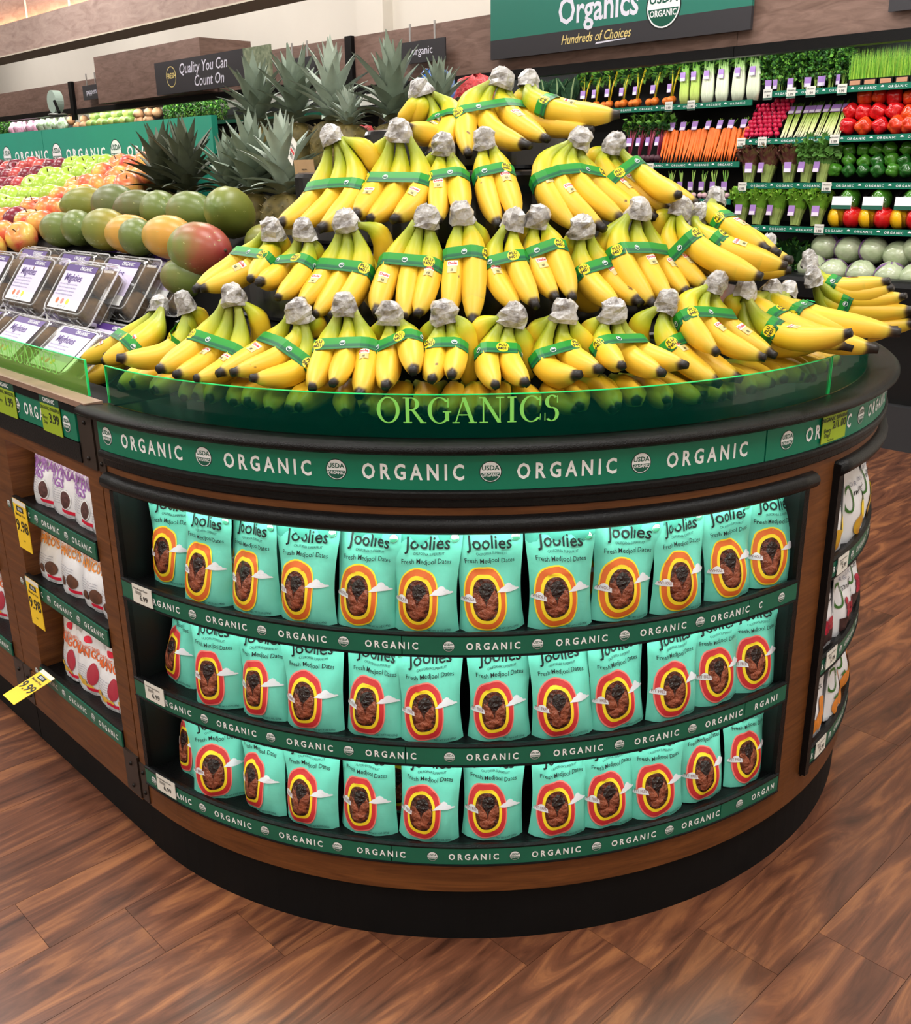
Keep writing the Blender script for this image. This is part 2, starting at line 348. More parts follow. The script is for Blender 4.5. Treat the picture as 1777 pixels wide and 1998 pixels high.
for a in (6.45, 7.39, 8.33, 9.27):
    mb = MB(); mb.run(a - 0.012, a + 0.012, [(-2.36, 2.98), (-2.352, 2.98), (-2.352, CEIL), (-2.36, CEIL)]); struct(mb.build('trim_4', pm('white_metal_strip', (240, 240, 238), 0.4)))
mb = MB(); mb.run(1.5, 16, [(-2.34, 2.981), (-2.28, 2.981), (-2.28, 2.995), (-2.34, 2.995)])
tag(mb.build('cove_light', pm('warm_cove_lamp', (255, 190, 130), 0.5, emit=14)), 'warm cove light strip along the top of the hanging wooden beam', 'light')
# ---------------------------------------------------------------- round end cabinet
cab = thing('round_display_cabinet', 'round walnut end cabinet with three shelves of mint date pouches', 'cabinet', C0, world=True)
mb = MB(); mb.arc(-136.2, 43.8, [(1.0, 0), (1.115, 0), (1.115, 0.135), (1.0, 0.135)]); kick = mb.build('kick_plate', MATT, cab)
def part(name, d0, d1, prof, mat, parent=None, n=None, smooth=False):
    mb = MB(); mb.arc(d0, d1, prof, n=n); return mb.build(name, mat, parent or cab, smooth)
def rect(r0, r1, z0, z1): return [(r0, z0), (r1, z0), (r1, z1), (r0, z1)]
def rnd(r0, r1, z0, z1, b):
    return [(r0, z0), (r1 - b, z0), (r1 - 0.3 * b, z0 + 0.3 * b), (r1, z0 + b), (r1, z1 - b), (r1 - 0.3 * b, z1 - 0.3 * b), (r1 - b, z1), (r0, z1)]
part('bottom_rail', -136.2, 43.8, rect(1.0, 1.126, 0.135, 0.207), CABW); part('top_rail', -136.2, 43.8, rect(1.05, 1.126, 0.955, 1.012), CABW)
part('post', -136.2, -134.0, rect(1.05, 1.126, 0.207, 0.955), CABW); part('post', -51.0, -44.9, rect(1.05, 1.126, 0.207, 0.955), CABW); part('post', -6.0, 43.8, rect(1.05, 1.126, 0.207, 0.955), CABW)
part('back_panel', -136, 43, rect(0.78, 0.8, 0.15, 1.0), DARKIN); part('side_panel', -134.3, -133.9, rect(0.8, 1.12, 0.16, 0.99), DARKIN, n=1)
part('side_panel', -51.1, -50.7, rect(0.8, 1.12, 0.16, 0.99), DARKIN, n=1); part('side_panel', -44.9, -44.4, rect(0.8, 1.13, 0.19, 0.99), DARKIN, n=1)
part('window_frame', -45.3, -44.3, rect(1.12, 1.142, 0.2, 0.985), BLK, n=1); part('window_frame', -51.5, -50.6, rect(1.12, 1.131, 0.2, 0.965), BLK, n=1); part('window_frame', -134.3, -133.5, rect(1.12, 1.131, 0.2, 0.95), BLK, n=1)
circ = [(1.127 + 0.022 * math.cos(t * math.pi / 6), 0.972 + 0.0185 * math.sin(t * math.pi / 6)) for t in range(12)]
part('roll_bar', -134.6, -50.2, circ, BLK, smooth=True); part('roll_bar', -45.2, -6, circ, BLK, smooth=True)
part('lower_trim_band', -134.7, 43.8, rnd(1.06, 1.131, 1.005, 1.024, 0.004), BLK); part('upper_trim_band', -134.7, 43.8, rnd(1.06, 1.141, 1.024, 1.042, 0.005), BLK)
part('joint_plate', -136.25, -134.6, rect(1.1, 1.129, 0.985, 1.118), BRK, n=1); part('joint_plate', -136.25, -134.6, rect(1.1, 1.129, 0.14, 0.245), BRK, n=1)
for z in (0.165, 0.222, 1.004):
    mb = MB(); mb.ball(pol(-135.4, 1.129, z), 0.0055, 8, 6); mb.build('bolt', BOLT, cab, True)
top = part('deck', -136.2, 43.8, rect(0.05, 1.1, 1.09, 1.122), GLB)
part('rim', -137.2, 43.8, [(1.07, 1.111), (1.142, 1.111), (1.153, 1.1135), (1.159, 1.119), (1.1585, 1.126), (1.153, 1.131), (1.144, 1.134), (1.128, 1.134), (1.105, 1.131), (1.083, 1.127)], RIM, n=90, smooth=True)
def on_arc(R, dir0, z0):
    return lambda x, y, l=0: pol(dir0 + math.degrees(x / R), R + 0.0003 * l, z0 + y)
def strip(name, d0, d1, R, z0, z1, mat, parent, seals, words, sr, cap, ww):
    s = part(name, d0, d1, [(R - 0.012, z0), (R, z0), (R, z1), (R - 0.012, z1)], mat, parent)
    zc = (z0 + z1) / 2; pr = s if parent is cab else parent
    for d in seals:
        mb = MB(); put_seal(mb, on_arc(R, d, zc), 0, 0, sr, 1, 0, 2); mb.build('seal', [WHITE, INK, SEALG], pr)
    for w in words:
        d, t, k = (w, 'ORGANIC', 1.0) if not isinstance(w, tuple) else w
        mb = MB(); put_text(mb, t, on_arc(R, d, zc), 0, -cap * 0.5, cap / 0.7, 0, 0.025, 0, 1.5, width=ww * k, layer=2); mb.build('lettering', WHITE, pr)
    return s
strip('header_strip', -134.7, -59.15, 1.1345, 1.0425, 1.1125, GREEN, cab, (-132.8, -117.6, -103.0, -88.45, -73.9), (-125.2, -110.3, -95.7, -81.2, -66.4), 0.0205, 0.029, 0.19)
strip('header_strip', -58.95, 20, 1.1345, 1.0425, 1.1125, GREEN, cab, (-55.9, -40.3, -25.5), (-48.0, -33.0, -18.0), 0.0205, 0.029, 0.19)
LED = pm('white_led_strip', (225, 255, 246), 0.5, emit=40.0)
def shelf(z, d0, d1, cuts, level, led):
    sh = part('shelf', d0, d1, rect(0.8, 1.124, z - 0.012, z), BLK)
    part('price_rail', d0, d1, [(1.118, z - 0.034), (1.131, z - 0.036), (1.137, z - 0.033), (1.1365, z - 0.03), (1.128, z - 0.028), (1.128, z + 0.009), (1.1355, z + 0.011), (1.1355, z + 0.014), (1.128, z + 0.016), (1.118, z + 0.013)], BLK, sh)
    for c0, c1, seals, words in cuts:
        strip('label_strip', c0, c1, 1.1345, z - 0.029, z + 0.0095, GREEN2, sh, seals, words, 0.0115, 0.0145, 0.106)
    return sh
def seq(a, b, s): return [a + s * i for i in range(int(round((b - a) / s)) + 1)]
shelf(0.733, -133.9, -51.3, [(-133.8, -97.3, (-130.6, -121.4, -112.3, -103.2), (-126.0, -116.8, -107.7, -98.9 + 0.6)), (-97.2, -59.4, (-92.6, -83.8, -74.8, -66.0), (-88.2, -79.3, -70.4, -62.0)), (-59.3, -51.4, (-54.2,), ((-57.6, 'C', 0.09),))], 3, True)
shelf(0.484, -133.9, -51.3, [(-133.8, -97.3, (-130.6, -121.3, -112.3, -103.3), (-126.0, -116.8, -107.7, -98.8)), (-97.2, -58.6, (-92.7, -83.9, -74.8, -66.0), (-88.3, -79.3, -70.4, -61.6)), (-58.5, -51.4, (), ((-55.0, 'RGANI', 0.72),))], 2, True)
shelf(0.241, -134.2, -51.0, [(-134.1, -99.2, (-132.2, -123.2, -114.1, -105.2), (-127.7, -118.6, -109.6, -100.7 + 0.4)), (-99.1, -61.0, (-94.7, -85.9, -76.9, -68.1), (-90.3, -81.4, -72.5, -63.8)), (-60.9, -51.1, (-58.0,), ((-53.9, 'ORGAN', 0.76),))], 1, False)
for z in (0.735, 0.485, 0.243):
    shelf(z, -44.6, -7, [(-44.4, -7.2, (-37.0, -28.0, -19.0, -10.0), (-41.5, -32.5, -23.5, -14.5))], 0, False)
for z, q in ((0.9525, 1.094), (0.704, 1.1095), (0.455, 1.1095)):
    part('led_strip', -132.5, -52.5, rect(q, q + 0.005, z - 0.003, z), LED)
# acrylic guard standing on the rim
def guard(d0, d1, word):
    g = part('acrylic_guard', d0, d1, rect(1.078, 1.0815, 1.128, 1.209), ACRY)
    part('guard_edge', d0, d1, rect(1.0775, 1.082, 1.209, 1.2105), EDGE, g)
    for d in (d0, d1): part('guard_edge', d - 0.06, d + 0.06, rect(1.0775, 1.082, 1.128, 1.209), EDGE, g, n=1)
    if word:
        mb = MB(); put_serif(mb, 'ORGANICS', on_arc(1.0818, -90.45, 1.1565), 0, 0, 0.0485, 0); mb.build('lettering', LETG, g)
guard(-137.0, -43.8, True); guard(-43.4, 12, False)
# stepped stand the bananas lie on
st = thing('tiered_banana_stand', 'black glossy stepped stand heaped with banana bunches', 'display stand', run(0, 0, 1.122), world=True)
for R, z0, z1 in ((0.84, 1.122, 1.265), (0.68, 1.265, 1.43), (0.5, 1.43, 1.6), (0.3, 1.6, 1.7)):
    part('step', -148, 56, rnd(0.05, R, z0, z1, 0.012), GLB, st)
BUNCHES = [  # tier, stem (angle, radius, height), bananas: (belly, tip)
(1,(-149.8,0.864,1.299),[((-151.4,0.963,1.216),(-154.2,1.051,1.173)),((-144.0,0.959,1.232),(-144.0,1.039,1.196)),((-142.2,0.935,1.240),(-146.5,1.016,1.201)),((-158.0,0.969,1.143),(-156.8,1.057,1.126))]),
(1,(-130.7,0.935,1.336),[((-130.3,0.985,1.243),(-132.4,1.095,1.239)),((-131.1,0.895,1.294),(-134.4,0.883,1.241)),((-131.4,0.935,1.267),(-137.7,0.923,1.203))]),
(1,(-121.4,0.935,1.360),[((-125.0,0.975,1.267),(-125.7,1.085,1.226)),((-122.7,0.975,1.251),(-123.1,1.085,1.221)),((-119.5,0.975,1.246),(-120.1,1.085,1.219)),((-118.7,0.905,1.301),(-120.7,0.893,1.241))]),
(1,(-111.4,0.935,1.337),[((-115.6,0.955,1.266),(-118.0,1.065,1.227)),((-112.4,0.965,1.262),(-115.7,1.075,1.235)),((-110.3,0.975,1.237),(-112.9,1.085,1.230)),((-110.6,0.895,1.306),(-110.6,0.883,1.275))]),
(1,(-105.3,0.935,1.351),[((-107.2,0.965,1.266),(-106.3,1.075,1.215)),((-104.5,0.965,1.267),(-104.1,1.075,1.225)),((-102.1,0.965,1.264),(-101.4,1.075,1.203))]),
(1,(-99.7,0.935,1.337),[((-99.6,0.965,1.260),(-98.6,1.075,1.222)),((-97.2,0.955,1.286),(-95.9,1.065,1.248)),((-102.1,0.895,1.283),(-102.6,0.883,1.250))]),
(1,(-93.2,0.935,1.339),[((-94.0,0.965,1.268),(-94.0,1.075,1.236)),((-91.8,0.965,1.268),(-92.1,1.075,1.244)),((-95.2,0.905,1.292),(-95.6,0.893,1.253)),((-90.5,0.935,1.290),(-90.3,0.923,1.184))]),
(1,(-85.0,0.935,1.332),[((-88.1,0.965,1.258),(-87.7,1.075,1.224)),((-85.7,0.965,1.257),(-84.7,1.075,1.227)),((-89.1,0.915,1.299),(-89.9,0.903,1.234)),((-83.5,0.925,1.266),(-82.5,0.913,1.202))]),
(1,(-78.8,0.935,1.335),[((-81.5,0.965,1.239),(-79.3,1.075,1.240)),((-78.5,0.955,1.258),(-76.9,1.065,1.244)),((-76.0,0.935,1.271),(-72.5,0.923,1.224)),((-81.9,0.905,1.290),(-82.3,0.893,1.250))]),
(1,(-72.4,0.935,1.331),[((-74.3,0.965,1.269),(-74.8,1.075,1.250)),((-71.3,0.965,1.252),(-70.2,1.075,1.231)),((-69.4,0.955,1.257),(-67.1,1.065,1.240)),((-74.8,0.905,1.287),(-74.2,0.893,1.244))]),
(1,(-64.8,0.935,1.342),[((-65.3,0.965,1.260),(-63.0,1.075,1.196)),((-62.5,0.955,1.254),(-59.5,1.065,1.197)),((-67.5,0.905,1.290),(-65.6,0.893,1.234))]),
(1,(-56.9,0.935,1.372),[((-60.0,0.975,1.290),(-57.2,1.085,1.239)),((-62.3,0.945,1.320),(-62.7,1.055,1.254)),((-56.3,0.955,1.293),(-54.2,1.065,1.234))]),
(1,(-51.0,0.935,1.350),[((-50.4,0.975,1.250),(-44.6,1.085,1.247)),((-51.2,1.036,1.268),(-50.1,1.178,1.287)),((-51.8,0.915,1.314),(-47.5,0.903,1.245))]),
(1,(-43.3,0.925,1.339),[((-49.0,0.971,1.296),(-45.3,1.137,1.239)),((-46.8,1.006,1.271),(-43.6,1.177,1.236)),((-44.5,0.895,1.310),(-36.4,0.883,1.239))]),
(1,(-38.9,0.935,1.331),[((-41.9,1.025,1.262),(-39.4,1.184,1.267)),((-43.3,1.014,1.289),(-40.5,1.196,1.264)),((-44.9,0.973,1.303),(-42.0,1.138,1.246))]),
(1,(-23.4,0.935,1.340),[((-21.4,1.021,1.227),(-25.0,1.188,1.246)),((-21.1,1.005,1.263),(-24.8,1.179,1.273)),((-21.6,1.027,1.284),(-24.2,1.149,1.304))]),
(1,(-19.3,0.920,1.374),[((-21.3,1.013,1.299),(-23.5,1.118,1.322)),((-20.6,0.981,1.312),(-23.3,1.109,1.336)),((-19.9,0.950,1.323),(-21.2,1.012,1.308))]),
(2,(-122.7,0.780,1.484),[((-128.6,0.817,1.411),(-129.3,0.925,1.366)),((-124.5,0.817,1.409),(-128.0,0.925,1.369)),((-122.6,0.797,1.430),(-120.0,0.905,1.393)),((-122.8,0.747,1.448),(-122.9,0.735,1.420))]),
(2,(-116.3,0.780,1.483),[((-118.9,0.807,1.406),(-118.2,0.915,1.389)),((-114.9,0.817,1.409),(-114.9,0.925,1.361)),((-115.5,0.757,1.432),(-116.7,0.745,1.396))]),
(2,(-108.9,0.780,1.502),[((-111.5,0.807,1.404),(-112.2,0.915,1.346)),((-108.9,0.807,1.400),(-110.0,0.915,1.328)),((-106.0,0.807,1.401),(-107.8,0.915,1.327)),((-104.1,0.747,1.469),(-105.4,0.735,1.394)),((-105.8,0.757,1.385),(-106.6,0.745,1.325))]),
(2,(-96.3,0.780,1.510),[((-101.5,0.807,1.412),(-101.7,0.915,1.333)),((-98.5,0.807,1.412),(-98.2,0.915,1.328)),((-95.6,0.807,1.412),(-96.6,0.915,1.332))]),
(2,(-91.0,0.780,1.516),[((-92.1,0.797,1.429),(-92.7,0.905,1.326)),((-89.3,0.807,1.429),(-89.8,0.915,1.313)),((-88.0,0.747,1.461),(-87.4,0.735,1.423))]),
(2,(-83.2,0.780,1.501),[((-86.5,0.807,1.410),(-84.0,0.915,1.342)),((-83.2,0.817,1.419),(-82.0,0.925,1.347))]),
(2,(-79.6,0.780,1.507),[((-80.2,0.797,1.426),(-79.1,0.905,1.357)),((-77.4,0.807,1.440),(-77.2,0.915,1.357)),((-80.7,0.747,1.469),(-81.0,0.735,1.422))]),
(2,(-72.5,0.780,1.484),[((-72.4,0.807,1.388),(-70.9,0.915,1.340)),((-69.0,0.797,1.399),(-67.4,0.905,1.340)),((-73.2,0.747,1.448),(-72.2,0.735,1.403)),((-72.2,0.767,1.363),(-67.9,0.755,1.318))]),
(2,(-62.6,0.780,1.515),[((-67.0,0.807,1.429),(-65.7,0.915,1.334)),((-63.0,0.807,1.419),(-63.1,0.915,1.339)),((-59.0,0.797,1.420),(-59.7,0.905,1.349)),((-67.4,0.757,1.450),(-66.9,0.745,1.401))]),
(2,(-53.6,0.780,1.514),[((-57.0,0.807,1.430),(-56.6,0.915,1.360)),((-53.2,0.807,1.427),(-46.4,0.915,1.371)),((-55.6,0.870,1.435),(-53.2,1.002,1.386)),((-55.7,0.747,1.487),(-54.7,0.735,1.425))]),
(2,(-48.0,0.770,1.499),[((-48.0,0.787,1.437),(-49.1,0.895,1.374)),((-40.0,0.797,1.399),(-33.0,0.905,1.369)),((-51.3,0.861,1.439),(-46.9,0.987,1.399))]),
(2,(-41.4,0.760,1.533),[((-43.3,0.837,1.432),(-44.3,0.974,1.408)),((-47.4,0.822,1.489),(-47.7,0.951,1.430)),((-46.0,0.837,1.472),(-46.9,0.967,1.424))]),
(2,(-17.2,0.817,1.411),[((-17.1,0.816,1.383),(-17.3,0.823,1.342)),((-17.4,0.830,1.381),(-17.8,0.849,1.337))]),
(3,(-119.0,0.610,1.674),[((-121.2,0.650,1.550),(-121.8,0.775,1.496)),((-116.3,0.650,1.558),(-118.3,0.775,1.491)),((-111.8,0.650,1.561),(-113.9,0.775,1.486)),((-111.2,0.600,1.642),(-110.9,0.588,1.595))]),
(3,(-103.8,0.610,1.681),[((-107.8,0.640,1.568),(-107.9,0.765,1.514)),((-103.6,0.640,1.565),(-105.5,0.765,1.508)),((-98.9,0.640,1.571),(-101.8,0.765,1.505)),((-109.1,0.580,1.637),(-110.7,0.568,1.595))]),
(3,(-94.8,0.610,1.651),[((-95.5,0.640,1.576),(-94.6,0.765,1.499)),((-91.9,0.640,1.576),(-91.1,0.765,1.510)),((-97.5,0.580,1.614),(-97.8,0.568,1.582))]),
(3,(-86.4,0.610,1.662),[((-86.7,0.640,1.581),(-85.4,0.765,1.491)),((-83.2,0.640,1.586),(-82.5,0.765,1.500))]),
(3,(-66.0,0.610,1.660),[((-75.0,0.630,1.585),(-72.4,0.755,1.480)),((-72.4,0.660,1.567),(-68.7,0.785,1.480)),((-68.6,0.650,1.577),(-64.5,0.775,1.494)),((-64.2,0.630,1.576),(-58.6,0.755,1.491))]),
(3,(-57.1,0.610,1.651),[((-60.1,0.630,1.583),(-56.9,0.755,1.496)),((-56.5,0.630,1.577),(-53.3,0.755,1.512)),((-51.7,0.620,1.587),(-45.2,0.745,1.522)),((-60.4,0.580,1.622),(-59.4,0.568,1.583)),((-55.2,0.709,1.571),(-57.7,0.828,1.546))]),
(4,(-104.6,0.400,1.776),[((-98.7,0.450,1.684),(-102.6,0.595,1.692)),((-93.7,0.430,1.712),(-98.5,0.575,1.630)),((-107.2,0.410,1.738),(-112.7,0.398,1.708)),((-104.3,0.410,1.738),(-108.0,0.398,1.707))]),
(4,(-77.8,0.400,1.797),[((-89.3,0.430,1.730),(-89.6,0.575,1.630)),((-83.9,0.460,1.701),(-76.8,0.605,1.649)),((-77.3,0.440,1.724),(-72.2,0.585,1.662)),((-71.6,0.430,1.716),(-60.3,0.575,1.682))]),
(4,(-66.5,0.380,1.796),[((-64.2,0.479,1.728),(-54.5,0.595,1.714)),((-68.1,0.477,1.735),(-55.3,0.566,1.703)),((-68.6,0.370,1.756),(-67.2,0.358,1.717))]),
]
# ---------------------------------------------------------------- bananas
BAN = ramp_uv('banana_skin', [(0.0, (150, 158, 60)), (0.12, (150, 164, 44)), (0.27, (186, 188, 34)), (0.42, (226, 190, 40)), (0.6, (234, 192, 52)), (0.9, (228, 184, 56)), (0.948, (206, 178, 60)), (0.966, (80, 60, 34)), (0.976, (36, 28, 22)), (1.0, (26, 21, 18))], 0.42, jit=0.09, spots=(38, 0.73, (120, 88, 30)), nz=0.05)
WRAP = pm('crumpled_grey_film', (190, 188, 186), 0.22, var=(34, 0.3), c2=(98, 92, 90), thr=(0.45, 0.72), bump=(60, 0.8), coat=0.4)
BANDG = ramp_uv('green_band_film', [(0.0, (40, 146, 48)), (0.52, (34, 140, 50)), (0.6, (22, 100, 62)), (0.8, (16, 84, 56)), (0.84, (34, 130, 56)), (1.0, (12, 78, 50))], 0.42, spec=0.3, nz=0.06)
PLUY = pm('yellow_label', (240, 222, 40), 0.4); STK = pm('grey_sticker', (206, 192, 130), 0.4); STW = pm('white_sticker', (238, 236, 230), 0.4); STR = pm('red_sticker_print', (206, 30, 44), 0.4)
TS = (0, 0.08, 0.16, 0.24, 0.32, 0.4, 0.5, 0.6, 0.7, 0.79, 0.86, 0.915, 0.945, 0.962, 0.98, 1.0)
PROF = ((0, 0.34), (0.1, 0.38), (0.2, 0.6), (0.3, 0.86), (0.4, 0.98), (0.5, 1.0), (0.7, 1.0), (0.8, 0.95), (0.88, 0.8), (0.94, 0.56), (0.965, 0.4), (0.985, 0.36), (1.0, 0.33))
def lerp(tab, t):
    for (a, x), (b, y) in zip(tab, tab[1:]):
        if t <= b: return x + (y - x) * (t - a) / (b - a)
    return tab[-1][1]
class Banana:
    NS = 10
    def __init__(s, p0, pm_, p1, r):
        c = pm_ * 2 - (p0 + p1) * 0.5; s.p = (p0, c, p1); s.r = r
        s.sd = (p1 - p0).cross(pm_ - (p0 + p1) * 0.5)
        if s.sd.length < 1e-5: s.sd = Vector((1, 0, 0))
        s.sd.normalize(); s.len = (pm_ - p0).length + (p1 - pm_).length
    def at(s, t):
        a, b, c = s.p; return a * (1 - t) ** 2 + b * 2 * t * (1 - t) + c * t * t
    def tan(s, t):
        a, b, c = s.p; return ((b - a) * (1 - t) + (c - b) * t).normalized()
    def rad(s, t): return s.r * lerp(PROF, t)
    def surf(s, t, a, e=0.0):
        tn = s.tan(t); sd = (s.sd - tn * s.sd.dot(tn)).normalized(); w = tn.cross(sd)
        d = sd * math.cos(a) + w * math.sin(a)
        return s.at(t) + d * (s.rad(t) * (1 + 0.065 * math.cos(5 * a)) + e), d
    def mesh(s):
        mb = MB(); n = s.NS; vs_ = []; uv = []; fs = []
        for t in TS:
            for k in range(n):
                vs_.append(s.surf(t, 2 * math.pi * k / n)[0]); uv.append((k / n, t if t > 0 else 0.002))
        for i in range(len(TS) - 1):
            for k in range(n):
                q = (k + 1) % n; fs.append((i * n + k, i * n + q, (i + 1) * n + q, (i + 1) * n + k))
        fs.append(tuple(range(n - 1, -1, -1))); fs.append(tuple((len(TS) - 1) * n + k for k in range(n)))
        mb.add(vs_, fs, 0, uv); return mb
def hull2(P):
    P = sorted(set((round(x, 6), round(y, 6)) for x, y in P))
    def half(it):
        h = []
        for p in it:
            while len(h) > 1 and (h[-1][0] - h[-2][0]) * (p[1] - h[-2][1]) - (h[-1][1] - h[-2][1]) * (p[0] - h[-2][0]) <= 0: h.pop()
            h.append(p)
        return h
    a = half(P); b = half(reversed(P)); return a[:-1] + b[:-1]
NUM = ('zero', 'one', 'two', 'three', 'four', 'five', 'six')
TIER = {0: 'behind the acrylic guard', 1: 'on the lowest tier', 2: 'on the second tier of the stand', 3: 'on the third tier of the stand', 4: 'on the topmost tier of the stand'}
def out_dir(deg): return Vector((math.cos(math.radians(deg)), math.sin(math.radians(deg)), 0))
def bunch(tier, cap, bans, nth, rr=0.0258, wrap=True, band=True, stick=True):
    pc = pol(*cap); n = len(bans)
    od = out_dir(cap[0]); rt = Vector((-od.y, od.x, 0)); up = Vector((0, 0, 1))
    lab = 'bunch of %s bananas, %s from the mangoes %s' % (NUM[n], ORD[nth], TIER[tier])
    base = pol(cap[0], cap[1], min(t[2] for m, t in bans) - 0.02)
    root = thing('banana_bunch', lab, 'bananas', base, group='banana bunches on tier %d' % tier, world=True)
    BS = []
    for i, (m, t) in enumerate(bans):
        pm_ = pol(*m); pt = pol(*t); dv = pm_ - pc; sx = dv.dot(rt)
        p0 = pc + rt * max(-0.02, min(0.02, sx * 0.3)) - up * 0.004 + dv.normalized() * 0.006
        r = rr * random.uniform(0.93, 1.06); ln = (pm_ - p0).length + (pt - pm_).length
        r *= max(0.78, min(1.08, 0.7 + ln * 1.25))
        b = Banana(p0, pm_, pt, r); BS.append(b); o = b.mesh().build('banana', BAN, root, True)
        vis = m[1] + t[1] > 0 and ln > 0.2
        if stick and vis and i < 3 and random.random() < 0.5:
            want = (od * 0.8 + up * 0.75).normalized(); t0 = random.uniform(0.6, 0.72)
            a0 = max((k * math.pi / 18 for k in range(36)), key=lambda a: b.surf(t0, a)[1].dot(want))
            e1 = b.surf(t0, a0 + 0.1)[0] - b.surf(t0, a0)[0]; sg = 1 if e1.dot(rt) > 0 else -1
            def fn(x, y, l, b=b, t0=t0, a0=a0, sg=sg):
                return b.surf(min(0.9, t0 - y / b.len), a0 + sg * x / b.r, 0.0005 + 0.0003 * l)[0]
            mb = MB(); w, h = 0.0095, 0.0135
            def grid(x0, x1, y0, y1, mi, l):
                nx, ny = 4, 3; vs_ = [fn(x0 + (x1 - x0) * i / nx, y0 + (y1 - y0) * j / ny, l) for j in range(ny + 1) for i in range(nx + 1)]
                mb.add(vs_, [(j * 5 + i, j * 5 + i + 1, j * 5 + i + 6, j * 5 + i + 5) for j in range(ny) for i in range(nx)], mi)
            grid(-w, w, -h, 0.002, 0, 0); grid(-w * 1.1, w * 1.1, 0.002, h, 1, 0)
            put_text(mb, 'Dole', fn, 0, 0.0045, 0.009, 2, 0.03, layer=3); put_text(mb, 'III', fn, 0, -0.0105, 0.008, 3, 0.01, layer=2)
            mb.build('sticker', [STK, STW, STR, INK], o)
    if wrap:
        dn = sum((b.tan(0) for b in BS), Vector()).normalized(); ax = (up * 0.8 - dn).normalized(); s1 = (rt - ax * rt.dot(ax)).normalized(); s2 = ax.cross(s1)
        mb = MB(); c = pc - dn * 0.004; wd = 0.0195 + 0.0022 * min(n, 4); rs = random.Random(int(cap[0] * 10) + tier)
        seg = 9; rings = [(-0.022, 1.05, 0.78), (-0.012, 1.02, 0.85), (0.0, 0.98, 0.8), (0.012, 0.85, 0.7), (0.02, 0.6, 0.5), (0.0235, 0.2, 0.2)]
        vs_ = []; fs = []
        for j, (h, kx, ky) in enumerate(rings):
            for k in range(seg):
                a = 2 * math.pi * k / seg; q = 1 + rs.uniform(-0.17, 0.17)
                vs_.append(c + ax * (h + rs.uniform(-0.003, 0.003)) + s1 * math.cos(a) * wd * kx * q + s2 * math.sin(a) * wd * ky * q)
        for j in range(len(rings) - 1):
            for k in range(seg):
                q = (k + 1) % seg; fs.append((j * seg + k, j * seg + q, (j + 1) * seg + q, (j + 1) * seg + k))
        fs.append(tuple((len(rings) - 1) * seg + k for k in range(seg))); mb.add(vs_, fs); mb.build('stem_wrap', WRAP, root)
    if band:
        fr = [b for b, (m, t) in zip(BS, bans) if t[1] - cap[1] > 0.05]; fr = fr if len(fr) > 1 else BS
        tb = 0.49; Mc = sum((b.at(tb) for b in fr), Vector()) / len(fr); dr = sum((b.tan(tb) for b in fr), Vector()).normalized()
        e1 = (rt - dr * rt.dot(dr)).normalized(); e2 = dr.cross(e1); P = []; H = 0.0138
        for b in fr:
            for hh in (-H, 0, H):
                t = min((k / 60 for k in range(6, 50)), key=lambda k: abs((b.at(k) - Mc).dot(dr) - hh))
                if abs((b.at(t) - Mc).dot(dr) - hh) > 0.03: continue
                for k in range(14):
                    q = b.surf(t, 2 * math.pi * k / 14, 0.0012)[0] - Mc; P.append((q.dot(e1), q.dot(e2)))
        if len(P) > 8:
            Hc = hull2(P); pts = []
            for i in range(len(Hc)):
                a, b2 = Vector(Hc[i]), Vector(Hc[(i + 1) % len(Hc)]); m = max(1, int((b2 - a).length / 0.012))
                pts += [a + (b2 - a) * k / m for k in range(m)]
            N = len(pts); s_ = [0.0]
            for i in range(N): s_.append(s_[-1] + (pts[(i + 1) % N] - pts[i]).length)
            mb = MB(); vs_ = []; uv = []
            for i in range(N + 1):
                q = pts[i % N]; w = Mc + e1 * q[0] + e2 * q[1]
                for v in (0, 1):
                    vs_.append(w + dr * ((v * 2 - 1) * H)); uv.append((s_[i] * 8 + 0.01, v))
            mb.add(vs_, [(2 * i, 2 * i + 1, 2 * i + 3, 2 * i + 2) for i in range(N)], 0, uv)
            bo = mb.build('band', BANDG, root, False)
            want = (od * 0.85 + up * 0.5); cen = sum(pts, Vector((0, 0))) / N
            iw = max(range(N), key=lambda i: (e1 * (pts[i] - cen)[0] + e2 * (pts[i] - cen)[1]).dot(want + rt * random.uniform(-0.6, 0.6)))
            sg = 1 if (e1 * (pts[(iw + 1) % N] - pts[iw])[0] + e2 * (pts[(iw + 1) % N] - pts[iw])[1]).dot(rt) > 0 else -1
            tot = s_[-1]
            def bf(x, y, l):
                s0 = (s_[iw] + sg * x) % tot; i = max(k for k in range(N) if s_[k] <= s0 + 1e-9); f = (s0 - s_[i]) / max(1e-9, s_[i + 1] - s_[i])
                q = pts[i] + (pts[(i + 1) % N] - pts[i]) * f; tv = pts[(i + 1) % N] - pts[i]
                nn = Vector((tv[1], -tv[0])).normalized()
                return Mc + (e1 * q[0] + e2 * q[1]) + (e1 * nn[0] + e2 * nn[1]) * 0.0004 * (l + 1) - dr * y
            mb = MB(); put_disc(mb, bf, 0, 0.001, 0.0125, 0.0125, 0, 0, 16)
            put_text(mb, 'PLU', bf, 0, 0.0022, 0.0098, 1, 0.02, layer=2); put_text(mb, '94011', bf, 0, -0.0068, 0.0098, 1, 0.02, layer=2, width=0.0215)
            mb.build('plu_mark', [PLUY, INK], bo)
            for k in (-1, 1): mb = MB(); put_disc(mb, bf, k * 0.05, 0.0, 0.006, 0.006, 2, 0, 12); put_disc(mb, bf, k * 0.05, 0.0, 0.0048, 0.0048, 3, 1, 12); put_disc(mb, bf, k * 0.05, 0.0, 0.0035, 0.0035, 2, 2, 10, 0, 180); mb.build('seal_mark', [PLUY, INK, WHITE, SEALG], bo)
    return root
CNT = {}
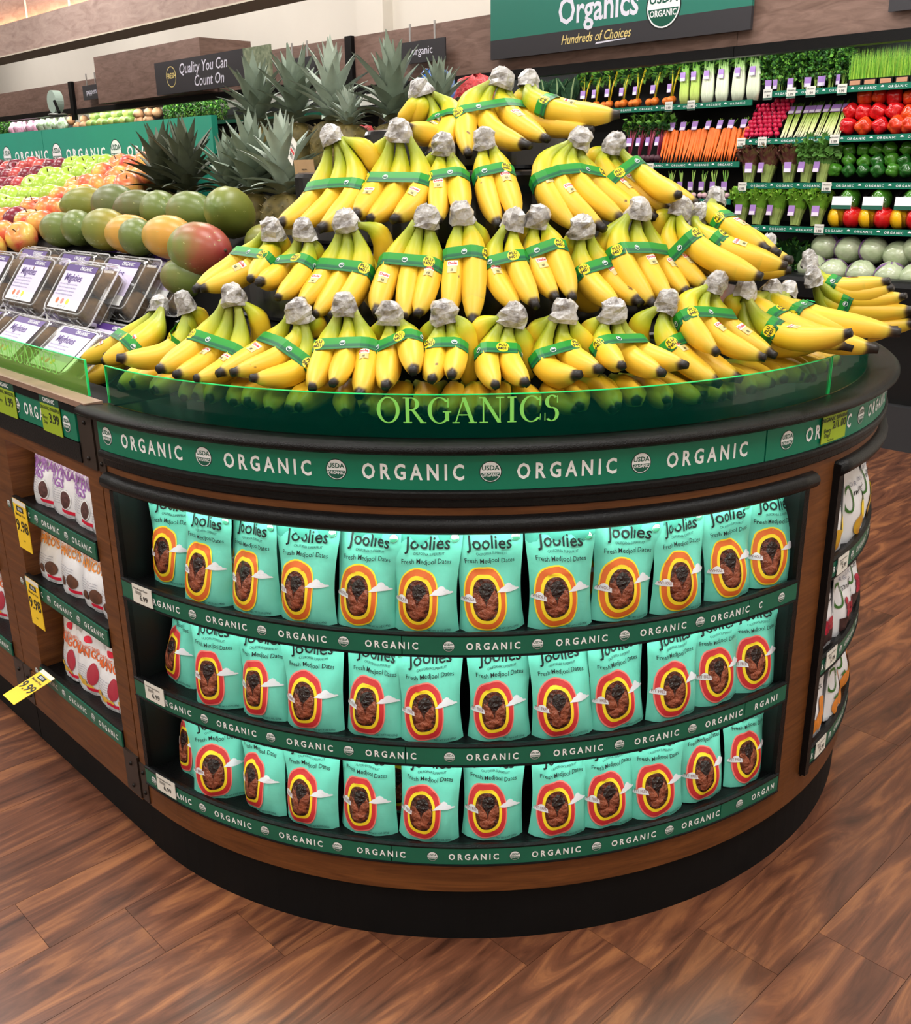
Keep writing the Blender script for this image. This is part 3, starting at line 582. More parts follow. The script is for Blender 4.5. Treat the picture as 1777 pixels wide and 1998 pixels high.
for tier, cap, bans in sorted(BUNCHES, key=lambda b: (b[0], b[1][0])): bunch(tier, cap, bans, CNT.setdefault(tier, 0)); CNT[tier] += 1
for i in range(15):
    d = -133 + i * 6.8 + random.uniform(-1.5, 1.5)
    bunch(0, (d, 0.9, 1.2), [((d + k * 3.0 - 3, 0.98, 1.185), (d + k * 3.1 - 3 + random.uniform(-2, 2), 1.052, 1.155 + random.uniform(0, 0.02))) for k in range(3)], i, wrap=False, band=False, stick=False)
# ---------------------------------------------------------------- pouches
def pouch_shape(W, H, T, seed, lean=0.06, slump=0.5):
    """local surface of a stand-up pouch: front looks along -Y, stands on z = 0"""
    rs = random.Random(seed); k = [rs.uniform(-1, 1) for _ in range(12)]
    def wid(v): return 1 - 0.07 * math.sin(math.pi * min(1, v * 1.2)) + 0.03 * k[0] * math.sin(5 * v)
    def dep(v):
        if v > 0.9: return 0.03
        return (0.55 + 0.45 * math.sin(math.pi * min(1, (v + 0.12) / 0.72))) * (1 - (v / 0.93) ** 3) + 0.03
    def S(u, v, e=0.0, side=-1):
        x = u * W / 2 * wid(v) + k[1] * 0.012 * v * v
        q = max(0.0, 1 - abs(u) ** 2.6) ** 0.75
        y = T * dep(v) * q
        wr = 0.0034 * math.sin(7 * v + 3 * u * k[2] + k[3] * 6) * q + 0.0022 * math.sin(9 * u + 9 * v * k[4] + k[5] * 5) * q
        y = side * (y + wr * (1.4 if v > 0.55 else 0.8)) * 1.0
        y += 0.02 * k[6] * u * v * v + lean * H * v + (0.02 * k[7]) * max(0, v - 0.7) * (1 + u)
        return Vector((x, y + side * e, v * H))
    return S
def pouch_body(S, mat, back, name='pouch'):
    mb = MB(); nu, nv = 12, 14
    for side, mi in ((-1, 0), (0.8, 1)):
        vs_ = [S(-1 + 2 * i / nu, j / nv, 0, side) for j in range(nv + 1) for i in range(nu + 1)]
        fs = [(j * (nu + 1) + i, j * (nu + 1) + i + 1, (j + 1) * (nu + 1) + i + 1, (j + 1) * (nu + 1) + i) for j in range(nv) for i in range(nu)]
        if side > 0: fs = [tuple(reversed(f)) for f in fs]
        mb.add(vs_, fs, mi)
    vs_ = [S(-1 + 2 * i / nu, 0, 0, s) for s in (-1, 0.8) for i in range(nu + 1)]
    mb.add(vs_, [(i + 1, i, nu + 1 + i, nu + 2 + i) for i in range(nu)], 1)
    return mb.mesh(name, [mat, back], True)
def on_pouch(S, W, H):
    return lambda x, y, l=0: S(max(-0.985, min(0.985, 2 * x / W)), max(0, min(1, y / H)), 0.0012 + 0.0004 * l)
def ringband(mb, fn, cx, cy, rx0, ry0, rx1, ry1, mi, l, n=40, p=2.4):
    def e(rx, ry, a):
        c, s = math.cos(a), math.sin(a); return (cx + rx * math.copysign(abs(c) ** (2 / p), c), cy + ry * math.copysign(abs(s) ** (2 / p), s))
    K = 3; vs_ = []
    for j in range(K + 1):
        f = j / K
        for i in range(n): vs_.append(fn(*e(rx0 + (rx1 - rx0) * f, ry0 + (ry1 - ry0) * f, 2 * math.pi * i / n), l))
    mb.add(vs_, [(j * n + i, j * n + (i + 1) % n, (j + 1) * n + (i + 1) % n, (j + 1) * n + i) for j in range(K) for i in range(n)], mi)
def cloud(mb, fn, x, y, w, mi, l):
    pts = [(-1, 0), (1, 0), (0.92, 0.13), (0.68, 0.2), (0.55, 0.34), (0.36, 0.42), (0.22, 0.6), (0.0, 0.68), (-0.22, 0.6), (-0.36, 0.42), (-0.6, 0.34), (-0.78, 0.14)]
    put_poly(mb, [(x + a * w, y + b * w) for a, b in pts], fn, mi, l, 4)
MINT = pm('mint_foil', (112, 206, 186), 0.4, var=(5, 0.05), bump=(22, 0.25)); MINTB = pm('mint_foil_back', (84, 176, 158), 0.45)
ORA = pm('orange_print', (222, 104, 44), 0.45); REDP = pm('red_print', (206, 52, 56), 0.45); YEL = pm('yellow_print', (248, 214, 44), 0.45); PINK = pm('pink_print', (240, 130, 120), 0.45); CLOUD = pm('pale_cloud_print', (226, 224, 232), 0.5)
DATE = pm('glossy_dates', (52, 24, 18), 0.25, var=(70, 0.5), c2=(112, 52, 36), thr=(0.4, 0.62), bump=(90, 1.0)); DATED = pm('dark_date_skin', (38, 22, 20), 0.28, var=(90, 0.4), bump=(120, 1.0)); DATEL = pm('date_flesh', (136, 70, 48), 0.3, var=(80, 0.35), bump=(90, 1.0))
BROWNT = pm('brown_ink', (120, 60, 40), 0.5); SEALL = pm('seal_light_green', (60, 150, 116), 0.5)
PW_, PH_ = 0.132, 0.208
def date_pouch(seed, kind):
    S = pouch_shape(PW_, PH_, 0.033, seed); fn = on_pouch(S, PW_, PH_); W, H = PW_, PH_
    body = pouch_body(S, MINT, MINTB, 'date_pouch'); mb = MB(); cx, cy = -0.11 * W, 0.335 * H
    main, edge = (2, 3) if kind == 'o' else (1, 4)
    ringband(mb, fn, cx, cy, 0.34 * W, 0.3 * H, 0.32 * W, 0.285 * H, edge, 1); ringband(mb, fn, cx, cy, 0.32 * W, 0.285 * H, 0.245 * W, 0.225 * H, main, 1)
    ringband(mb, fn, cx, cy, 0.25 * W, 0.23 * H, 0.205 * W, 0.195 * H, 3, 2)
    cloud(mb, fn, 0.27 * W, 0.4 * H, 0.19 * W, 5, 5); cloud(mb, fn, -0.37 * W, 0.31 * H, 0.18 * W, 5, 5)
    put_text(mb, 'WHOLE' if kind == 'o' else 'PIT FREE', fn, -0.385 * W, 0.33 * H, 0.0095, 6, 0.0, layer=7, width=0.024)
    put_text(mb, 'Joolies', fn, 0.0 * W, 0.805 * H, 0.036, 0, 0.012, layer=4, width=0.66 * W); put_text(mb, 'CALIFORNIA SUPERFRUIT', fn, 0.03 * W, 0.75 * H, 0.0072, 0, layer=4, width=0.46 * W)
    put_text(mb, 'Fresh Medjool Dates', fn, 0.0, 0.672 * H, 0.0135, 0, 0.004, layer=4, width=0.76 * W)
    put_text(mb, 'NET WT 12 OZ (340g)' if kind == 'o' else 'NET WT 9 OZ (255g)', fn, 0.22 * W, 0.035 * H, 0.0062, 0, layer=4, width=0.34 * W)
    put_disc(mb, fn, 0.39 * W, 0.91 * H, 0.0092, 0.0092, 7, 2, 16); put_disc(mb, fn, 0.39 * W, 0.91 * H, 0.0083, 0.0083, 8, 3, 16); put_disc(mb, fn, 0.39 * W, 0.91 * H, 0.0078, 0.0078, 7, 4, 12, 185, 355)
    put_text(mb, 'USDA', fn, 0.39 * W, 0.915 * H, 0.0055, 7, layer=5)
    pr = mb.mesh('printed_design', [INK, REDP, ORA, YEL, PINK, CLOUD, BROWNT, SEALL, WHITE], True)
    mb = MB(); ringband(mb, fn, cx, cy, 0.207 * W, 0.197 * H, 0.001, 0.001, 0, 1)
    rs = random.Random(seed + 5)
    for (dx, dy, rx, ry, ang, mi) in ((0.02, 0.085, 0.12, 0.075, 0.3, 0), (-0.1, -0.02, 0.075, 0.1, 0.5, 1), (0.1, -0.02, 0.075, 0.105, -0.35, 1), (0.0, -0.12, 0.13, 0.055, 0.1, 1)):
        pts = []
        for i in range(14):
            a = 2 * math.pi * i / 14; q = 1 + rs.uniform(-0.1, 0.1); x, y = rx * W * math.cos(a) * q, ry * H * math.sin(a) * q
            X = cx + dx * W + x * math.cos(ang) - y * math.sin(ang); Y = cy + dy * H + x * math.sin(ang) + y * math.cos(ang)
            qx, qy = (X - cx) / (0.198 * W), (Y - cy) / (0.188 * H); m = math.hypot(qx, qy)
            if m > 1: X = cx + (X - cx) / m; Y = cy + (Y - cy) / m
            pts.append((X, Y))
        c = (sum(p[0] for p in pts) / 14, sum(p[1] for p in pts) / 14)
        vs_ = [fn(c[0], c[1], 8)] + [fn(c[0] + (p[0] - c[0]) * 0.6, c[1] + (p[1] - c[1]) * 0.6, 6) for p in pts] + [fn(p[0], p[1], 2) for p in pts]
        mb.add(vs_, [(0, i + 1, (i + 1) % 14 + 1) for i in range(14)] + [(1 + i, 15 + i, 15 + (i + 1) % 14, 1 + (i + 1) % 14) for i in range(14)], 1 if mi == 0 else 2)
    win = mb.mesh('date_window', [DATE, DATED, DATEL], True)
    return body, pr, win
POU = {k: [date_pouch(11 * i + (3 if k == 'o' else 50), k) for i in range(5)] for k in 'or'}
ROWS = ((0.7335, 'o', 'top shelf', (-129.2, -121.6, -115.0, -108.3, -101.6, -95.1, -88.1, -80.8, -73.9, -67.0, -59.4, -53.2)),
        (0.4845, 'r', 'middle shelf', (-129.6, -121.3, -114.9, -108.3, -101.1, -94.8, -87.3, -80.2, -73.6, -66.8, -60.0, -54.0)),
        (0.2415, 'r', 'bottom shelf', (-129.2, -122.8, -116.2, -109.5, -102.5, -95.4, -88.1, -80.5, -74.3, -67.9, -61.2, -54.2)))
TURN = {(0, 0): 12, (0, 1): 8, (1, 0): -6, (1, 1): 14, (2, 1): 38, (2, 2): -12, (0, 11): -14, (1, 11): -10, (0, 3): -4}
def place_pouch(me3, loc, rz, label, cat, group, name, sc=1.0, tilt=0.0):
    o = tag(obj(name, me3[0], None, loc, (tilt, random.uniform(-0.05, 0.05), rz), sc), label, cat, group)
    for m in me3[1:]: obj(m.name.split('.')[0], m, o)
    return o
for ri, (z, k, sh, degs) in enumerate(ROWS):
    for i, d in enumerate(degs):
        rz = math.radians(d + 90 + TURN.get((ri, i), random.uniform(-5, 5)))
        R = 1.076 if i % 2 else 1.068
        place_pouch(random.choice(POU[k]), pol(d, R - (0.02 if i == 0 else 0), z), rz, 'mint date pouch with %s ring, %s from the price tag on the %s' % ('orange' if k == 'o' else 'red', ORD[i], sh), 'pouch', 'mint pouches on the ' + sh, 'date_pouch', 1.0, 0.0)
        if i % 3 == 1:
            place_pouch(random.choice(POU[k]), pol(d + 3.2, R - 0.085, z), rz + 0.1, 'mint date pouch in the second rank, behind the %s front pouch on the %s' % (ORD[i], sh), 'pouch', 'second rank pouches on the ' + sh, 'date_pouch', 1.0, 0.0)
# white pouches of dried fruit
WB = pm('white_foil', (226, 226, 230), 0.42, var=(5, 0.05), bump=(20, 0.25)); WBB = pm('white_foil_back', (200, 200, 204), 0.5)
PUR = pm('purple_print', (150, 100, 172), 0.5); ORT = pm('orange_ink', (226, 140, 52), 0.5); ORR = pm('red_orange_ink', (222, 104, 48), 0.5); LOGO = pm('red_badge', (220, 36, 64), 0.4); GRYT = pm('grey_ink', (110, 116, 140), 0.5)
FIG = pm('fig_photo', (84, 52, 50), 0.5, var=(90, 0.5)); APR = pm('dried_fruit_photo', (96, 60, 44), 0.5, var=(30, 0.4)); MAN = pm('mango_photo', (170, 48, 66), 0.4, var=(8, 0.4)); MANY = pm('mango_slice_photo', (222, 176, 70), 0.5, var=(30, 0.2)); REDR = pm('red_ribbon', (196, 36, 50), 0.5)
def white_pouch(seed, kind, W=0.186, H=0.235):
    S = pouch_shape(W, H, 0.032, seed, 0.08); fn = on_pouch(S, W, H); body = pouch_body(S, WB, WBB, 'dried_fruit_pouch'); mb = MB()
    tx = {'fig': 1, 'apricot': 2, 'mango': 3}[kind]; words = {'fig': ('ORGANIC DRIED', 'SMYRNA', 'FIGS'), 'apricot': ('ORGANIC DRIED', 'APRICOTS', ''), 'mango': ('ORGANIC DRIED', 'MANGO', '')}[kind]
    put_disc(mb, fn, 0, 0.83 * H, 0.024, 0.013, 4, 2, 18, K=3); put_text(mb, words[0], fn, 0, 0.685 * H, 0.018, tx, 0.01, layer=3, width=0.8 * W)
    put_text(mb, words[1], fn, 0, 0.56 * H, 0.042, tx, 0.03, layer=3, width=0.88 * W)
    if words[2]: put_text(mb, words[2], fn, -0.12 * W, 0.43 * H, 0.04, tx, 0.03, layer=3, width=0.56 * W)
    for i in range(7): put_text(mb, ('dried fruit with no added sugar' * 2)[i:i + 26], fn, -0.1 * W, (0.4 - 0.035 * i) * H, 0.0062, 5, layer=2, width=(0.5 if i > 2 else 0.7) * W)
    if kind == 'fig':
        put_disc(mb, fn, 0.2 * W, 0.27 * H, 0.03, 0.034, 10, 3, 20, K=3); put_disc(mb, fn, 0.2 * W, 0.27 * H, 0.026, 0.03, 6, 4, 20, K=3)
    elif kind == 'apricot':
        put_disc(mb, fn, 0.22 * W, 0.24 * H, 0.034, 0.025, 7, 4, 18, K=3); put_disc(mb, fn, -0.12 * W, 0.2 * H, 0.022, 0.016, 7, 4, 16, K=3)
    else:
        put_disc(mb, fn, 0.26 * W, 0.34 * H, 0.03, 0.04, 8, 4, 20, K=3)
        for a, b, r in ((-0.2, 0.2, 0.02), (0.0, 0.16, 0.024), (0.2, 0.13, 0.022)): put_disc(mb, fn, a * W, b * H, r, r * 0.5, 9, 5, 12, K=3)
    put_poly(mb, [(0.1 * W, 0.09 * H), (0.44 * W, 0.06 * H), (0.44 * W, 0.11 * H), (0.1 * W, 0.14 * H)], fn, 4, 6, 3)
    put_text(mb, 'NET WT 8 OZ', fn, 0.22 * W, 0.02 * H, 0.007, 0, layer=3); put_text(mb, '# & O', fn, -0.32 * W, 0.03 * H, 0.014, 0, 0.02, layer=3)
    return body, mb.mesh('printed_design', [INK, PUR, ORT, ORR, LOGO, GRYT, FIG, APR, MAN, MANY, WHITE], True)
# ---------------------------------------------------------------- pouches of the second window
PAPR = pm('white_paper', (226, 224, 216), 0.6); PINKY = pm('cranberry_photo', (168, 24, 54), 0.3, var=(60, 0.4)); GRNP = pm('leaf_photo', (60, 110, 44), 0.5); MGO = pm('ripe_mango_photo', (214, 176, 40), 0.45, c2=(170, 80, 40), var=(16, 0.3)); APO = pm('apricot_photo', (224, 136, 50), 0.45, var=(20, 0.25)); SOIL = pm('dark_dried_berries', (58, 34, 34), 0.5, var=(90, 0.5)); BRED = pm('brand_red_print', (200, 28, 58), 0.5)
def family_pouch(seed, kind, W=0.15, H=0.225):
    S = pouch_shape(W, H, 0.03, seed, 0.05); fn = on_pouch(S, W, H); body = pouch_body(S, WB, WBB, 'family_pouch'); mb = MB()
    put_text(mb, 'Mariani', fn, 0, 0.82 * H, 0.036, 1, 0.02, 0.25, layer=3, width=0.72 * W); put_text(mb, 'FAMILY', fn, 0, 0.755 * H, 0.009, 2, layer=3, spacing=1.3)
    put_text(mb, 'ORGANIC', fn, -0.05 * W, 0.62 * H, 0.016, 2, layer=3, spacing=1.5, width=0.6 * W)
    put_text(mb, {'m': 'mango', 'c': 'cranberries', 'a': 'apricots'}[kind], fn, 0, 0.52 * H, 0.022, 0, 0, 0.2, layer=3, width=0.6 * W)
    ringband(mb, fn, -0.42 * W, 0.5 * H, 0.016, 0.035, 0.011, 0.028, 3, 2)
    if kind == 'm':
        put_disc(mb, fn, -0.1 * W, 0.17 * H, 0.035, 0.026, 4, 4, K=3); put_disc(mb, fn, 0.22 * W, 0.3 * H, 0.03, 0.026, 5, 4, K=3); put_poly(mb, [(0.1 * W, 0.4 * H), (0.3 * W, 0.46 * H), (0.42 * W, 0.44 * H), (0.25 * W, 0.38 * H)], fn, 3, 5, 3)
    elif kind == 'c':
        put_poly(mb, [(-0.4 * W, 0.06 * H), (0.4 * W, 0.06 * H), (0.42 * W, 0.22 * H), (-0.42 * W, 0.22 * H)], fn, 8, 3, 4)
        for i in range(11): put_disc(mb, fn, (-0.22 + 0.1 * (i % 5)) * W, (0.25 + 0.075 * (i // 5)) * H, 0.0095, 0.0095, 6, 4 + i % 3, 12)
        put_poly(mb, [(0.2 * W, 0.36 * H), (0.3 * W, 0.44 * H), (0.36 * W, 0.36 * H)], fn, 3, 6, 2)
    else:
        for a, b in ((-0.22, 0.16), (0.08, 0.2), (0.26, 0.32)): put_disc(mb, fn, a * W, b * H, 0.026, 0.026, 7, 4, K=3)
        put_poly(mb, [(-0.4 * W, 0.26 * H), (-0.3 * W, 0.32 * H), (-0.24 * W, 0.27 * H)], fn, 3, 6, 2)
    return body, mb.mesh('printed_design', [INK, BRED, GRYT, GRNP, MGO, YEL, PINKY, APO, SOIL], True)
for z, k, w in ((0.737, 'm', 'top'), (0.487, 'c', 'middle'), (0.245, 'a', 'bottom')):
    vs3 = [family_pouch(200 + i + ord(k), k) for i in range(2)]
    for i, d in enumerate((-39.5, -31.5, -23.5, -15.5)):
        place_pouch(vs3[i % 2], pol(d, 1.085 + (0.012 if i in (1, 2) else 0), z), math.radians(d + 90 + random.uniform(-6, 6)), 'white pouch of dried %s, %s from the walnut post in the side window' % ({'m': 'mango', 'c': 'cranberries', 'a': 'apricots'}[k], ORD[i]), 'pouch', 'white family pouches on the %s side shelf' % w, 'family_pouch')
# ---------------------------------------------------------------- straight cabinets of the run
EDGW = wood('pale_wood_edge', ((120, 92, 78), (142, 112, 96), (160, 128, 110)), (3, 3, 30), 0.4)
def rpart(name, a0, a1, r0, r1, z0, z1, mat, parent):
    mb = MB(); mb.run(a0, a1, [(r0, z0), (r1, z0), (r1, z1), (r0, z1)]); return mb.build(name, mat, parent)
def on_run(a0, r, z0): return lambda x, y, l=0: run(a0 - x, r + 0.0003 * l, z0 + y)
def letters(parent, a, r, z, cap, w, txt='ORGANIC'):
    mb = MB(); put_text(mb, txt, on_run(a, r, z), 0, -cap / 2, cap / 0.7, 0, 0.025, 0, 1.5, width=w, layer=2); mb.build('lettering', WHITE, parent)
def sealr(parent, a, r, z, sr):
    mb = MB(); put_seal(mb, on_run(a, r, z), 0, 0, sr, 1, 0, 2); mb.build('seal', [WHITE, INK, SEALG], parent)
def produce_cabinet(A, B, label):
    c = thing('produce_cabinet', label, 'cabinet', run((A + B) / 2, 1.1, 0), world=True)
    rpart('kick_plate', A, B, 0.9, 1.113, 0, 0.135, MATT, c); rpart('bottom_rail', A, B, 0.9, 1.13, 0.135, 0.25, CABW, c); rpart('top_rail', A, B, 1.0, 1.126, 0.955, 1.0, CABW, c)
    rpart('post', A, A + 0.068, 0.75, 1.126, 0.25, 0.955, CABW, c); rpart('post', B - 0.135, B, 0.75, 1.126, 0.25, 0.955, CABW, c); rpart('back_panel', A, B, 0.72, 0.75, 0.14, 1.0, CABW, c)
    rpart('trim_band', A + 0.07, B - 0.02, 1.0, 1.135, 0.99, 1.036, BLK, c); hs = rpart('header_strip', A + 0.075, B - 0.02, 1.1, 1.1345, 1.038, 1.104, GREEN, c)
    for k in range(3):
        if A + 0.125 + 0.285 * k < B - 0.04: sealr(hs, A + 0.125 + 0.285 * k, 1.1345, 1.071, 0.0205)
        if A + 0.27 + 0.285 * k < B - 0.11: letters(hs, A + 0.27 + 0.285 * k, 1.1345, 1.071, 0.029, 0.19)
    for z0, z1 in ((0.985, 1.118), (0.14, 0.255)):
        rpart('joint_plate', A, A + 0.07, 1.1, 1.132, z0, z1, BRK, c); rpart('joint_plate', B - 0.05, B, 1.1, 1.132, z0, z1, BRK, c)
        for a in (A + 0.035, B - 0.025):
            for z in (z0 + 0.022, z1 - 0.03):
                mb = MB(); mb.ball(run(a, 1.132, z), 0.0055, 8, 6); mb.build('bolt', BOLT, c, True)
    rpart('top_edge', A, B, 1.0, 1.138, 1.104, 1.124, MATT, c); rpart('edge_trim', A, B, 1.1, 1.142, 1.124, 1.137, EDGW, c); rpart('deck', A, B, 0.0, 1.07, 1.03, 1.05, MATT, c)
    for z in (0.79, 0.567, 0.29):
        sh = rpart('shelf', A + 0.068, B - 0.135, 0.75, 1.12, z - 0.014, z, BLK, c); rpart('price_rail', A + 0.068, B - 0.135, 1.12, 1.13, z - 0.04, z + 0.012, BLK, sh); rpart('label_strip', A + 0.068, B - 0.135, 1.13, 1.1335, z - 0.034, z + 0.005, GREEN2, sh)
        for k in range(3):
            letters(sh, A + 0.14 + 0.178 * k, 1.1335, z - 0.0145, 0.0145, 0.106); sealr(sh, A + 0.226 + 0.178 * k, 1.1335, z - 0.0145, 0.0115)
    return c
pc1 = produce_cabinet(0.004, 0.70, 'walnut cabinet holding white dried fruit pouches, joined to the round end')
pc2 = produce_cabinet(0.704, 1.42, 'walnut cabinet beyond the one with three yellow price tags')
LEDW = pm('soft_led_strip', (255, 250, 240), 0.5, emit=14.0)
for z in (0.95, 0.748, 0.525):
    rpart('led_strip', 0.1, 0.54, 1.095, 1.1, z - 0.003, z, LEDW, pc1)
for z, kind, aa in ((0.791, 'fig', (0.465, 0.345, 0.225, 0.12)), (0.568, 'apricot', (0.5, 0.37, 0.235, 0.12)), (0.291, 'mango', (0.46, 0.35, 0.225, 0.125))):
    vv = [white_pouch(300 + 7 * i + len(kind), kind) for i in range(3)]
    for i, a in enumerate(aa):
        sc = 0.74
        place_pouch(vv[i % 3], run(a, 1.075, z), RZ + random.uniform(-0.12, 0.12), 'white pouch of dried %s, %s from the yellow tag' % ({'fig': 'figs with purple lettering', 'apricot': 'apricots with orange lettering', 'mango': 'mango with red fruit'}[kind], ORD[i]), 'pouch', 'dried %s pouches' % kind, 'dried_fruit_pouch', sc)
for i, a in enumerate((0.86, 1.02, 1.18)):
    for z in (0.291, 0.568): place_pouch(vv[i % 3], run(a, 1.06, z), RZ, 'white dried mango pouch, %s from the post on the %s shelf of the farther cabinet' % (ORD[i], 'lower' if z < 0.3 else 'upper'), 'pouch', 'pouches in the farther cabinet', 'dried_fruit_pouch', 0.74)
g = rpart('acrylic_guard', 0.115, 0.7, 1.078, 1.0815, 1.128, 1.209, ACRYL, pc1); rpart('guard_edge', 0.113, 0.7, 1.0775, 1.082, 1.209, 1.2105, EDGE, g); rpart('guard_edge', 0.112, 0.1155, 1.0775, 1.082, 1.128, 1.209, EDGE, g)
mb = MB(); put_serif(mb, 'ORGANICS', on_run(0.44, 1.0818, 1.1565), 0, 0, 0.0485, 0); mb.build('lettering', LETG, g)
rc = thing('rear_cabinet', 'plain walnut cabinet on the far side of the run', 'cabinet', run(2.2, -0.6, 0), world=True)
rpart('kick_plate', 0.01, 4.4, -1.113, -0.1, 0, 0.135, MATT, rc); rpart('body', 0.01, 4.4, -1.126, -0.1, 0.135, 1.0, CABW, rc); rpart('trim_band', 0.01, 4.4, -1.135, -0.1, 1.0, 1.036, BLK, rc); rpart('header_strip', 0.01, 4.4, -1.1345, -0.1, 1.036, 1.104, GREEN, rc); rpart('top_edge', 0.01, 4.4, -1.14, -0.1, 1.104, 1.128, MATT, rc)
# ---------------------------------------------------------------- price tags and signs
LIME = pm('lime_card', (150, 176, 34), 0.5); YTAG = pm('yellow_tag_paper', (246, 206, 44), 0.5); DKG = pm('dark_green_card', (8, 74, 58), 0.5)
def card(name, label, fn, w, h, lines, mat, extra=None, cat='price tag', group=None, th=0.0012, bands=()):
    """thin card; fn(x, y, layer); lines: (text, x, y, size, material index)"""
    pos = fn(0, 0, 0); mb = MB(); nrm = (fn(0, 0, 4) - fn(0, 0, 0)).normalized(); n = 4
    fr = [fn(-w / 2 + w * i / n, y, 1) for y in (-h / 2, -h / 4, 0, h / 4, h / 2) for i in range(n + 1)]; bk = [p - nrm * th for p in fr]
    F = [(j * 5 + i, j * 5 + i + 1, j * 5 + i + 6, j * 5 + i + 5) for j in range(4) for i in range(4)]
    mb.add(fr, F, 0); mb.add(bk, [tuple(reversed(f)) for f in F], 0)
    for x0, x1, y0, y1, mi in bands: put_poly(mb, [(x0, y0), (x1, y0), (x1, y1), (x0, y1)], fn, mi, 2)
    for t, x, y, s, mi in lines: put_text(mb, t, fn, x, y, s, mi, 0.015, layer=4)
    o = bpy.data.objects.new(name, None); ORG_ = pos
    me = mb.mesh(name, [mat, INK, WHITE, DKG, PAPR, REDP], False, pos); bpy.data.objects.remove(o)
    o = obj(name, me, None, pos); return tag(o, label, cat, group)
f = on_arc(1.139, -47.6, 1.086)
card('price_sign', 'lime sign reading organic bananas on the green header strip', f, 0.103, 0.074, [('ORGANIC', -0.005, 0.0245, 0.0165, 2), ('ORGANIC BANANAS', 0, 0.009, 0.0125, 1), ('2/1.00', 0.018, -0.01, 0.024, 1), ('Every', -0.03, -0.014, 0.0125, 1), ('Day!', -0.03, -0.025, 0.0125, 1), ('Per Pound', -0.015, -0.034, 0.006, 1)], LIME, bands=[(-0.0515, 0.0515, 0.021, 0.037, 3)])
card('price_sign', 'lime pineapple price sign on the green strip below the kiwi boxes', on_run(0.205, 1.1375, 1.079), 0.107, 0.088, [('ORGANIC', 0.0, 0.029, 0.014, 2), ('ORGANIC PINEAPPLE', 0, 0.011, 0.011, 1), ('3.99', 0.018, -0.018, 0.032, 1), ('Every', -0.032, -0.012, 0.011, 1), ('Day', -0.032, -0.024, 0.011, 1)], LIME, bands=[(-0.0535, 0.0535, 0.024, 0.044, 3)])
card('price_sign', 'lime mango price sign on the green strip beside the pineapple sign', on_run(0.475, 1.1375, 1.079), 0.125, 0.088, [('ORGANIC', 0.0, 0.029, 0.014, 2), ('ORGANIC MANGOES', 0, 0.011, 0.012, 1), ('1.99', 0.022, -0.018, 0.032, 1), ('Every', -0.035, -0.012, 0.011, 1)], LIME, bands=[(-0.0625, 0.0625, 0.024, 0.044, 3)])
for z, t, nm in ((0.737, '9.98', 'fig'), (0.515, '9.98', 'apricot')):
    card('shelf_tag', 'yellow paper price tag %s hanging below the dried %ss' % (t.replace('.', ' '), nm), on_run(0.495, 1.14, z), 0.084, 0.138, [(t, 0.0, -0.018, 0.045, 1), ('Member Price', 0, 0.025, 0.011, 1), ('SAVE', 0, 0.041, 0.012, 2), ('each', 0.0, -0.045, 0.007, 1)], YTAG, bands=[(-0.022, 0.022, 0.037, 0.052, 1), (-0.042, 0.042, 0.056, 0.069, 4)])
def outf(x, y, l):
    q = 0.069 - y; return run(0.485 - x * 0.92 + 0.2 * q, 1.137 + q * 0.78 + 0.0003 * l, 0.306 - q * 0.35 + 0.0003 * l)
card('shelf_tag', 'yellow paper price tag 9 99 sticking out from the lowest shelf', outf, 0.084, 0.138, [('9.99', 0.0, -0.018, 0.045, 1), ('Member Price', 0, 0.025, 0.011, 1), ('SAVE', 0, 0.041, 0.012, 2)], YTAG, bands=[(-0.022, 0.022, 0.037, 0.052, 1), (-0.042, 0.042, 0.056, 0.069, 4)])
for z, nm in ((0.7245, 'top'), (0.4825, 'middle'), (0.2375, 'bottom')):
    d = -129.4
    card('shelf_tag', 'white paper price tag 6 99 on the %s strip of date shelves' % nm, on_arc(1.1385, d, z + 0.004), 0.072, 0.044, [('6.99', 0.006, -0.012, 0.017, 1), ('Fresh Medjool Dates', -0.004, 0.011, 0.0062, 1), ('|||||||||||', -0.012, 0.0025, 0.008, 1)], PAPR)
    card('shelf_tag', 'white paper price tag on the %s strip of the side window' % nm, on_arc(1.1385, -40.8, z + 0.004), 0.066, 0.044, [('5.99', 0.006, -0.012, 0.017, 1), ('Organic dried fruit', -0.004, 0.011, 0.0062, 1), ('||||||||', -0.012, 0.0025, 0.008, 1)], PAPR)
# ---------------------------------------------------------------- bed and spine of the run
bed = thing('produce_bed', 'black sloping bed under the mangoes and apples', 'display stand', run(1.2, 0.5, 1.13), world=True)
def slope(r): return 1.575 - 0.4 * (r - 0.1)
mb = MB(); mb.run(1.38, 5.0, [(0.03, 1.13), (0.66, 1.13), (0.66, slope(0.66)), (0.03, slope(0.03))]); mb.build('sloping_tray', MATT, bed)
mb = MB(); mb.run(0.66, 1.376, [(0.37, 1.13), (0.64, 1.13), (0.64, slope(0.64)), (0.37, slope(0.37))]); mb.build('sloping_tray', MATT, bed)
mb = MB(); mb.run(0.42, 1.376, [(0.03, 1.13), (0.366, 1.13), (0.366, 1.345), (0.03, 1.345)]); mb.build('pineapple_shelf', MATT, bed)
mb = MB(); mb.run(0.15, 0.656, [(0.37, 1.13), (0.64, 1.13), (0.64, slope(0.64) - 0.03), (0.37, slope(0.37) - 0.03)]); mb.build('sloping_tray', MATT, bed)
mb = MB(); mb.run(0.16, 1.24, [(-0.45, 1.13), (-0.1, 1.13), (-0.1, 1.56), (-0.45, 1.56)]); mb.build('rear_step', MATT, bed)
mb = MB(); mb.run(1.3, 5.0, [(-0.6, 1.13), (-0.03, 1.13), (-0.03, 1.5), (-0.6, 1.3)]); mb.build('rear_tray', MATT, bed)
